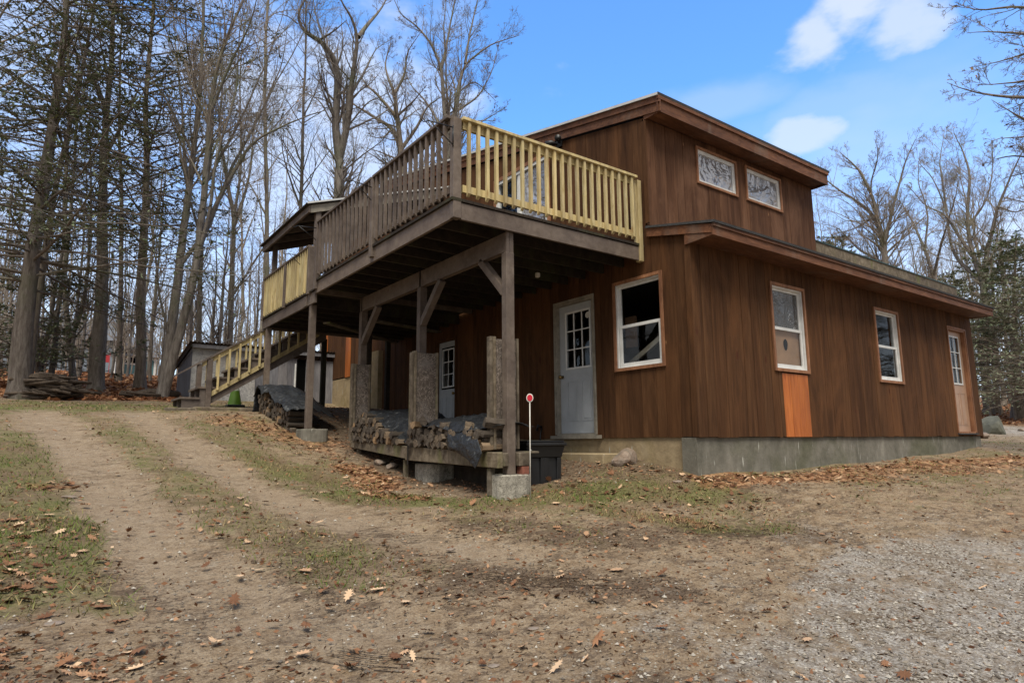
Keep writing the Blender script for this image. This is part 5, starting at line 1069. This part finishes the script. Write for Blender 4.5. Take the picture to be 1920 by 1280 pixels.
hero('overhanging_tree','tree off to the right whose bare branch tips reach in at the top corner',15,[(((2120,700),(2110,450),(2090,200),(2080,-60)),(.24,.1)),(((2090,200),(2000,70),(1920,62),(1860,58),(1812,62)),(.05,.006)),(((2090,200),(1990,80),(1920,100),(1887,114),(1817,127)),(.045,.006)),(((2100,280),(2000,140),(1920,152),(1887,157),(1828,160)),(.05,.006)),(((2100,280),(1990,180),(1920,184),(1860,180),(1812,171),(1775,155)),(.06,.006)),(((2100,280),(1980,250),(1920,257),(1874,260)),(.05,.006)),(((2100,280),(1970,240),(1920,225),(1895,211),(1858,188)),(.045,.006)),(((2090,200),(1980,20),(1900,10),(1830,25),(1790,5)),(.05,.006)),(((2110,450),(2000,330),(1930,320),(1880,335)),(.05,.008)),(((2100,280),(1960,300),(1900,290),(1860,300)),(.045,.006)),(((2110,450),(2000,400),(1930,380),(1890,372)),(.045,.006))],123,('bark_dark','twig'),n1=2.3,dens=1.0,leaves=.008,twlen=.5,up=.02)
# --- evergreens
def hero_conifer(label,D,px,rr,seed,start,nb,Lmax,dens,ls,name='evergreen_tree',mat='needles',bare=.3,elev=(-5,22),droop=-.02,extra=(),shape=lambda t:1.15-.85*t,top=None,lq=3):
    r=np.random.default_rng(seed); pts=[ond(p[0],p[1],D) for p in px]; gx,gy=pts[0][0],pts[0][1]; gz_=hz(gx,gy)-.15; org=np.array([gx,gy,gz_])
    pts.insert(0,np.array([gx,gy,gz_])); P=np.array(pts)
    if top: P=np.concatenate([P,P[-1:]+np.array([[ (P[-1]-P[-2])[0]*.3,(P[-1]-P[-2])[1]*.3,top]])])
    tq=np.linspace(0,1,len(P)); rs=rr[1]*.5+(rr[0]-rr[1]*.5)*(1-tq)**1.15; rs[0]*=1.25
    Q,R=resample(P-org,rs,30,.03,r); root=empty(name,(gx,gy,gz_),label,'tree')
    a,b,c=conifer_mesh(r,Q,R,start,nb,Lmax,shape,dens,ls,droop,mat,bare,elev,lq=lq)
    for n_,me in (('trunk',a),('branches',b),('foliage',c)):
        o=bpy.data.objects.new(n_,me); COL.objects.link(o); o.parent=root
    return root
hero_conifer('massive old hemlock at the far left edge of the lawn with wide sweeping branches',16.6,((38,735),(40,640),(55,530),(75,400),(100,250),(115,130),(125,0)),(.25,.07),201,.20,140,5.2,1.05,.05,bare=.30,lq=4,top=3,shape=lambda t:.9-.45*t+.15*np.sin(t*9),elev=(-12,18))
hero_conifer('thinner dark hemlock stem leaning beside the massive one',17.4,((52,738),(60,640),(82,480),(110,330),(150,160),(175,30)),(.11,.04),202,.25,80,4.2,1.0,.05,bare=.25,lq=4,top=2,shape=lambda t:.9-.5*t)
hero_conifer('tall white pine with reddish upper trunk between the beech and the shed',21,((262,728),(264,640),(262,505),(272,400),(276,300),(270,200),(284,60),(290,-60)),(.17,.06),203,.26,95,4.4,1.05,.05,bare=.25,lq=4,top=3,shape=lambda t:.55+.5*np.sin(np.clip((t-.15)*3.3,0,3.14)),elev=(-5,30))
hero_conifer('white pine behind the beech trunk with soft hanging foliage',24,((222,720),(224,640),(226,500),(228,350),(222,200),(225,60)),(.11,.04),204,.3,90,4.8,1.1,.055,mat='needles_soft',bare=.2,lq=4,top=5,shape=lambda t:.6+.45*np.sin(np.clip((t-.1)*3.2,0,3.14)))
hero_conifer('small dark hemlock in the shade behind the brush pile',20,((70,720),(70,600),(75,480),(80,400)),(.08,.02),205,.08,80,2.4,1.0,.05,bare=.1)
hero_conifer('dark hemlock at the far right behind the boulder',34,((1905,745),(1902,640),(1900,560),(1905,440)),(.26,.05),206,.12,150,4.4,1.1,.07,mat='needles',bare=.2,droop=-.03)
hero_conifer('soft green hemlock leaning over the far house corner',38,((1868,755),(1866,640),(1862,520),(1858,470)),(.22,.03),207,.12,150,4.4,1.1,.075,mat='needles_soft',bare=.2)
hero_conifer('pale green pine top showing above the end of the green roof',46,((1738,740),(1742,640),(1745,560),(1748,520)),(.2,.03),208,.3,130,5.2,1.0,.10,mat='needles_soft',bare=.2)
hero_conifer('pale green pine top beside the clerestory wall',48,((1560,700),(1565,560),(1566,470),(1567,440)),(.2,.03),209,.3,110,3.0,1.0,.10,mat='needles_soft',bare=.35)
hero_conifer('bushy hemlock at the right hand edge beside the pale drive',31,((1960,775),(1962,640),(1965,500)),(.2,.04),210,.08,120,4.0,1.1,.06,bare=.3,mat='needles_soft')
# --- woods behind: copies of templates
TPL=[bare_template(301,17,.12,.02,.05,.4,14,.85),bare_template(302,19,.14,-.03,.07,.35,16,.85,True),bare_template(303,15,.10,.04,.06,.4,12,.85),bare_template(304,21,.16,.0,.05,.45,16,.85,True,(20,50)),bare_template(305,16,.12,-.02,.09,.3,15,.85),bare_template(306,18,.14,.03,.08,.35,15,.85,True)]
STK=[stick_template(320+i,h,.045) for i,h in enumerate((5,6.5,4.5,7.5))]
def copy_tree(tpl,x,y,s,label,group,name='woodland_tree',rz=None):
    root=empty(name,(x,y,hz(x,y)-.1),label,'tree',group,rz if rz is not None else random.uniform(0,6.28)); root.scale=(s,s,s*random.uniform(.9,1.15))
    place(root,*tpl)
def azpos(px,D): p=ond(px,700,D); return p[0],p[1]
rr_=random.Random(77); n=0
taken=[]
def free(x,y,d):
    for a,b in taken:
        if math.hypot(x-a,y-b)<d: return False
    taken.append((x,y)); return True
tries=0
while n<62 and tries<3000:
    tries+=1; px=rr_.uniform(-160,1010); D=24+rr_.random()**1.1*62; x,y=azpos(px,D)
    if not free(x,y,1.6): continue
    if (px>900 and D<40) or (px<340 and D<32): continue
    if 60<px<290 and D>40 and rr_.random()<.5: continue
    copy_tree(rr_.choice(TPL),x,y,rr_.uniform(.6,1.02)*(1.0 if px<900 else .8),'bare leafless tree among the many in the woods behind the lawn','leafless trees in the woods behind the lawn and deck'); n+=1
n=0
while n<40 and tries<6000:
    tries+=1; px=rr_.uniform(1560,2020); D=rr_.uniform(44,80); x,y=azpos(px,D)
    if not free(x,y,2.5): continue
    copy_tree(rr_.choice(TPL),x,y,rr_.uniform(.7,.98),'bare leafless tree among those in the woods beyond the drive','leafless trees beyond the drive'); n+=1
for i in range(105):
    px=rr_.uniform(-120,820); D=rr_.uniform(60,105); x,y=azpos(px,D)
    copy_tree(rr_.choice(TPL),x,y,rr_.uniform(.5,.85),'small leafless tree in the dense far wood beyond the lawn','far leafless trees closing the view on the left')
n=0
while n<140:
    px=rr_.uniform(-60,700); D=rr_.uniform(21,58); x,y=azpos(px,D)
    if 300<px and D<22: continue
    if not free(x,y,.6): continue
    copy_tree(rr_.choice(STK),x,y,rr_.uniform(.6,1.3),'thin bare sapling among the understory of the left woods','thin saplings in the left woods','sapling'); n+=1
n=0
while n<22:
    px=rr_.uniform(1830,1990); D=rr_.uniform(32,60); x,y=azpos(px,D)
    copy_tree(rr_.choice(STK),x,y,rr_.uniform(.6,1.3),'thin bare sapling among the undergrowth beyond the drive','thin saplings beyond the drive','sapling'); n+=1
for i in range(26):
    a=rad(rr_.uniform(95,300)); D=rr_.uniform(26,42); x,y=D*math.sin(a),D*math.cos(a)
    copy_tree(TPL[i%6],x,y,rr_.uniform(.7,1),'bare leafless tree on the far side of the yard behind the viewer','leafless trees across the yard')
SRC=[o for o in COL.objects if o.name.startswith('evergreen_tree') and o.parent is None][:6]
for i in range(10):
    a=rad(100+i*19+rr_.uniform(-6,6)); D=rr_.uniform(28,40); x,y=D*math.sin(a),D*math.cos(a); s0=SRC[i%len(SRC)]
    root=empty('evergreen_tree',(x,y,hz(x,y)-.1),'evergreen on the far side of the yard behind the viewer','tree','evergreens across the yard',rr_.uniform(0,6))
    for ch in s0.children: c=ch.copy(); COL.objects.link(c); c.parent=root
for i,(px,D,s) in enumerate(((-110,19,1),(-200,24,1.1),(1100,40,.7))): 
    x,y=azpos(px,D); copy_tree(TPL[i],x,y,s,'bare leafless tree among the many in the woods behind the lawn','leafless trees in the woods behind the lawn and deck')
# ---------------------------------------------------------------- loose ground cover (stuff) and single leaves
LEAF=np.array([(0,0),(.06,.12),(.22,.10),(.14,.24),(.36,.30),(.16,.40),(.34,.56),(.15,.58),(.22,.80),(.07,.74),(0,1),(-.07,.76),(-.24,.78),(-.14,.58),(-.36,.52),(-.17,.40),(-.35,.26),(-.13,.24),(-.20,.08),(-.05,.12)])
def leaf_geo(n,r,size,X,Y,Z,curl=.18,tilt=.35):
    m=len(LEAF); a=r.uniform(0,2*np.pi,n); s=size*r.uniform(.6,1.25,n); L=LEAF.copy(); L[:,1]-=.5
    u=L[None,:,0]*s[:,None]*r.uniform(.8,1.2,n)[:,None]; v=L[None,:,1]*s[:,None]; cz=r.uniform(-curl,curl*1.6,n)[:,None]
    w=cz*(np.abs(u)*1.6+ (v**2)/s[:,None]*1.2)+.004
    t1=r.normal(size=n)[:,None]*tilt*.5; t2=r.normal(size=n)[:,None]*tilt*.5; w=w+u*t1+v*t2
    x=u*np.cos(a)[:,None]-v*np.sin(a)[:,None]+X[:,None]; y=u*np.sin(a)[:,None]+v*np.cos(a)[:,None]+Y[:,None]; z=w+Z[:,None]
    V=np.stack([x,y,z],2); low=(V[:,:,2]-Z[:,None]).min(1); V[:,:,2]+=np.maximum(-low,0)[:,None]*.8+.003
    C=V.mean(1,keepdims=True); V=np.concatenate([V,C],1); k=np.arange(m); tri=np.stack([k,(k+1)%m,np.full(m,m)],1)
    F=(np.arange(n)[:,None,None]*(m+1)+tri[None]).reshape(-1,3); return V.reshape(-1,3),F,np.repeat(r.uniform(0,1,n)**1.3,m+1)
def polar(n,r,r0,r1,a0=-8,a1=88,p=1.0):
    R=np.exp(r.uniform(math.log(r0),math.log(r1),n)*p) if p==1 else r0+(r1-r0)*r.random(n)**p; A=np.radians(r.uniform(a0,a1,n)); return R*np.sin(A),R*np.cos(A)
def inhouse(X,Y): return ((X>6.45)&(X<15.8)&(Y>5.0)&(Y<18.3))|((X>4.0)&(X<4.9)&(Y>5.8)&(Y<9.95)&(0*X>1))
r=np.random.default_rng(5)
SUB=[]
def scatter(n,dens,r0,r1,seed,a0=-8,a1=88):
    global X_,Y_
    r=np.random.default_rng(seed); X,Y=polar(n,r,r0,r1,a0,a1); X_,Y_=X,Y; g,lf,gv,dk,fo,rt=masks(X,Y); d=dens(g,lf,gv,dk,fo,rt); k=(r.random(n)<d)&~inhouse(X,Y); X,Y=X[k],Y[k]; return X,Y,height(X,Y),r
X,Y,Z,r=scatter(60000,lambda g,lf,gv,dk,fo,rt:np.clip(lf**1.6*.5+.009+.018*g-.004*gv,0,1)*(fo<.5),2.6,26,1)
V,F,T=leaf_geo(len(X),r,.086,X,Y,Z,.34,.6)
X,Y,Z,r=scatter(70000,lambda g,lf,gv,dk,fo,rt:np.clip(.13+lf*.9+.16*g+.12*dk-.09*rt-.04*gv,0,1)*(fo<.5),2.4,24,51)
C=np.stack([X,Y,Z+.006],1); V2,F2=leafquads(C,r,.019,.28); F2=np.concatenate([F2[:,:3],F2[:,[0,2,3]]]); V=np.concatenate([V,V2]); F=np.concatenate([F,F2+len(V)-len(V2)]); T=np.concatenate([T,np.repeat(np.clip(r.normal(.35,.25,len(C)),0,1),4)])
tag(link('leaf_litter',mesh_np('leaf_litter',V,F,'leaf',tone=T)),'brown fallen oak leaves scattered and drifted over the yard',None,kind='stuff')
X,Y,Z,r=scatter(60000,lambda g,lf,gv,dk,fo,rt:fo*.55,13,46,2,-10,40); X2,Y2,Z2,_=scatter(14000,lambda g,lf,gv,dk,fo,rt:fo*.6,22,60,3,60,82); X=np.concatenate([X,X2]);Y=np.concatenate([Y,Y2]);Z=np.concatenate([Z,Z2])
C=np.stack([X,Y,Z+.02+.03*r.random(len(X))],1); V,F=leafquads(C,r,.075,.4); 
tag(link('forest_leaves',mesh_np('forest_leaves',V,F,'leaf_forest',tone=np.repeat(r.random(len(C)),4))),'thick carpet of fallen leaves on the forest floor',None,kind='stuff')
# grass blades
X,Y,Z,r=scatter(330000,lambda g,lf,gv,dk,fo,rt:np.clip(g*1.0-.15,0,.75)*np.clip(.55+.5*vnoise(X_,Y_,5,33),.05,1)*(fo<.4),2.4,22,4)
n=len(X); h=r.uniform(.018,.055,n)*(.6+.4*np.clip(8/np.hypot(X,Y),0,1.3)); a=r.uniform(0,6.28,n); w=.0022+.0006*np.hypot(X,Y)*.5; b=r.normal(size=(n,2))*.7
V=np.stack([np.stack([X-np.cos(a)*w,Y-np.sin(a)*w,Z-.004],1),np.stack([X+np.cos(a)*w,Y+np.sin(a)*w,Z-.004],1),np.stack([X+b[:,0]*h,Y+b[:,1]*h,Z+h],1)],1).reshape(-1,3)
gt=np.clip(r.normal(.52,.25,n)+.45*vnoise(X,Y,1.7,12),0,1)
tag(link('short_grass',mesh_np('short_grass',V,np.arange(3*n).reshape(-1,3),'grass',tone=np.repeat(gt,3))),'thin patchy grass half green and half straw coloured',None,kind='stuff')
# pebbles
X,Y,Z,r=scatter(90000,lambda g,lf,gv,dk,fo,rt:np.clip(gv*.6+.075,0,1)*(fo<.3)*(g<.5),2.3,13,6)
n=len(X); s=.0045+.012*r.random(n)**3; O=np.array([(1,0,0),(0,1,0),(-1,0,0),(0,-1,0),(0,0,.75),(0,0,-.6)],float); a=r.uniform(0,6.28,n); k=r.uniform(.6,1.2,(n,1,3))
Q=O[None]*k*s[:,None,None]*(1+.25*r.normal(size=(n,6,1))); x=Q[...,0]*np.cos(a)[:,None]-Q[...,1]*np.sin(a)[:,None]; y=Q[...,0]*np.sin(a)[:,None]+Q[...,1]*np.cos(a)[:,None]
V=np.stack([x+X[:,None],y+Y[:,None],Q[...,2]+Z[:,None]+.25*s[:,None]],2).reshape(-1,3); f=np.array([(0,1,4),(1,2,4),(2,3,4),(3,0,4),(1,0,5),(2,1,5),(3,2,5),(0,3,5)]); F=(np.arange(n)[:,None,None]*6+f[None]).reshape(-1,3)
tag(link('gravel',mesh_np('gravel',V,F,'pebble',tone=np.repeat(r.random(n),6))),'loose grey gravel and pebbles pressed into the drive',None,kind='stuff')
# bits of needle, twig and bark
X,Y,Z,r=scatter(150000,lambda g,lf,gv,dk,fo,rt:np.clip(.10+dk*.65+g*.25+lf*.4-.05*rt,0,1)*(fo<.4),2.3,20,8)
n=len(X); a=r.normal(.25,1.0,n); l=r.uniform(.004,.016,n)*(1+.05*np.hypot(X,Y)); w=r.uniform(.001,.003,n)*(1+.08*np.hypot(X,Y)); c,s=np.cos(a),np.sin(a); zz=r.uniform(.001,.008,n)
V=np.stack([np.stack([X-c*l-s*w,Y-s*l+c*w,Z+.002],1),np.stack([X-c*l+s*w,Y-s*l-c*w,Z+.002],1),np.stack([X+c*l+s*w,Y+s*l-c*w,Z+zz],1),np.stack([X+c*l-s*w,Y+s*l+c*w,Z+zz+.001],1)],1).reshape(-1,3)
def tread(a,b,n,w,seed):
    r=np.random.default_rng(seed); A=np.array(gp(*a)); B=np.array(gp(*b)); d=(B-A); L=np.hypot(*d); d/=L; nn=np.array([-d[1],d[0]]); out=[]
    for k in range(n):
        q=np.arange(r.uniform(0,.3)*L,L*r.uniform(.6,1),.03); q=q[r.random(len(q))<.8]; o=w*(k/(n-1)-.5)+.25*L*((q/L-.5)**2)
        x=A[0]+d[0]*q+nn[0]*o; y=A[1]+d[1]*q+nn[1]*o; out.append(np.stack([x,y],1))
    P=np.concatenate(out); l=.019; h=.0035; z=height(P[:,0],P[:,1])+.0035; c=np.full(len(P),.0)
    return np.stack([np.stack([P[:,0]-d[0]*l-nn[0]*h,P[:,1]-d[1]*l-nn[1]*h,z],1),np.stack([P[:,0]+d[0]*l-nn[0]*h,P[:,1]+d[1]*l-nn[1]*h,z],1),np.stack([P[:,0]+d[0]*l+nn[0]*h,P[:,1]+d[1]*l+nn[1]*h,z+.001],1),np.stack([P[:,0]-d[0]*l+nn[0]*h,P[:,1]-d[1]*l+nn[1]*h,z+.001],1)],1).reshape(-1,3)
TV=[tread((870,1085),(1190,1105),8,.17,1),tread((1230,990),(1500,1000),7,.2,2),tread((560,1225),(860,1262),5,.16,3),tread((640,1000),(900,1010),5,.2,4)]
TV=np.concatenate(TV); V=np.concatenate([V,TV]); n=len(V)//4
tag(link('ground_debris',mesh_np('ground_debris',V,np.arange(4*n).reshape(-1,4),'debris',tone=np.repeat(np.concatenate([np.clip(r.normal(.45,.28,n-len(TV)//4),0,1),np.full(len(TV)//4,.15)]),4))),'fine litter of needles, bark and twig bits on the soil',None,kind='stuff')
# single leaves seen well enough to point at
one=[(760,1132,.135,.98,'largest pale oak leaf lying flat on the bare dirt left of centre'),(710,1109,.10,.95,'pale oak leaf just up and left of the largest one'),(1155,1072,.11,.75,'tan curled leaf standing in the dirt right of centre'),(1240,1183,.085,.35,'small orange leaf in the dirt at lower right'),(1513,1203,.10,.8,'pale flat leaf on the gravel near the bottom right'),(740,1240,.11,.10,'dark red leaf near the bottom edge left of centre'),(450,1086,.13,.95,'long pale oak leaf left of centre on the soil'),(487,1070,.12,.95,'pale oak leaf beside the long one'),(573,1074,.11,.7,'tan leaf by the grass in the middle left'),(193,1141,.15,.3,'flat orange leaf in the left foreground'),(222,1172,.10,.3,'orange star shaped leaf in the left foreground'),(315,1040,.10,.85,'pale leaf in the middle of the left wheel rut'),(160,1250,.08,.4,'curled orange leaf at the bottom left'),(1290,1000,.05,.6,'tiny leaf on the dark debris line'),(1350,990,.07,.85,'pale leaf in the grass before the long wall'),(1540,1003,.10,.6,'tan leaf on the brown soil in front of the middle window'),(565,1232,.09,.8,'pale leaf near the bottom edge'),(90,969,.10,.85,'pale leaf in the grass at the left'),(1028,905,.15,.45,'brown leaf propped upright against the black bin'),(1042,945,.13,.95,'pale maple shaped leaf in the grass below the bin'),(1255,968,.15,.85,'big tan leaf in the grass below the house corner'),(355,855,.10,.9,'pale leaf on the near edge of the right wheel rut'),(158,950,.09,.9,'pale leaf on the left wheel rut'),(155,1035,.10,.8,'tan leaf on the green patch at left'),(70,1000,.12,.8,'tan leaf half hidden in grass at the left'),(1610,1000,.06,.7,'little leaf on the brown soil at right')]
for i,(px,py,s,t,lab) in enumerate(one):
    x,y=gp(px,py); r=np.random.default_rng(900+i); V,F,T=leaf_geo(1,r,s*1.05,np.array([0.]),np.array([0.]),np.array([0.]),.12,.12 if i!=18 else 1.6)
    o=link('fallen_leaf',mesh_np('fallen_leaf',V,F,'leaf',tone=np.full(len(V),t)),None,(x,y,hz(x,y)+.006)); tag(o,lab,'leaf')
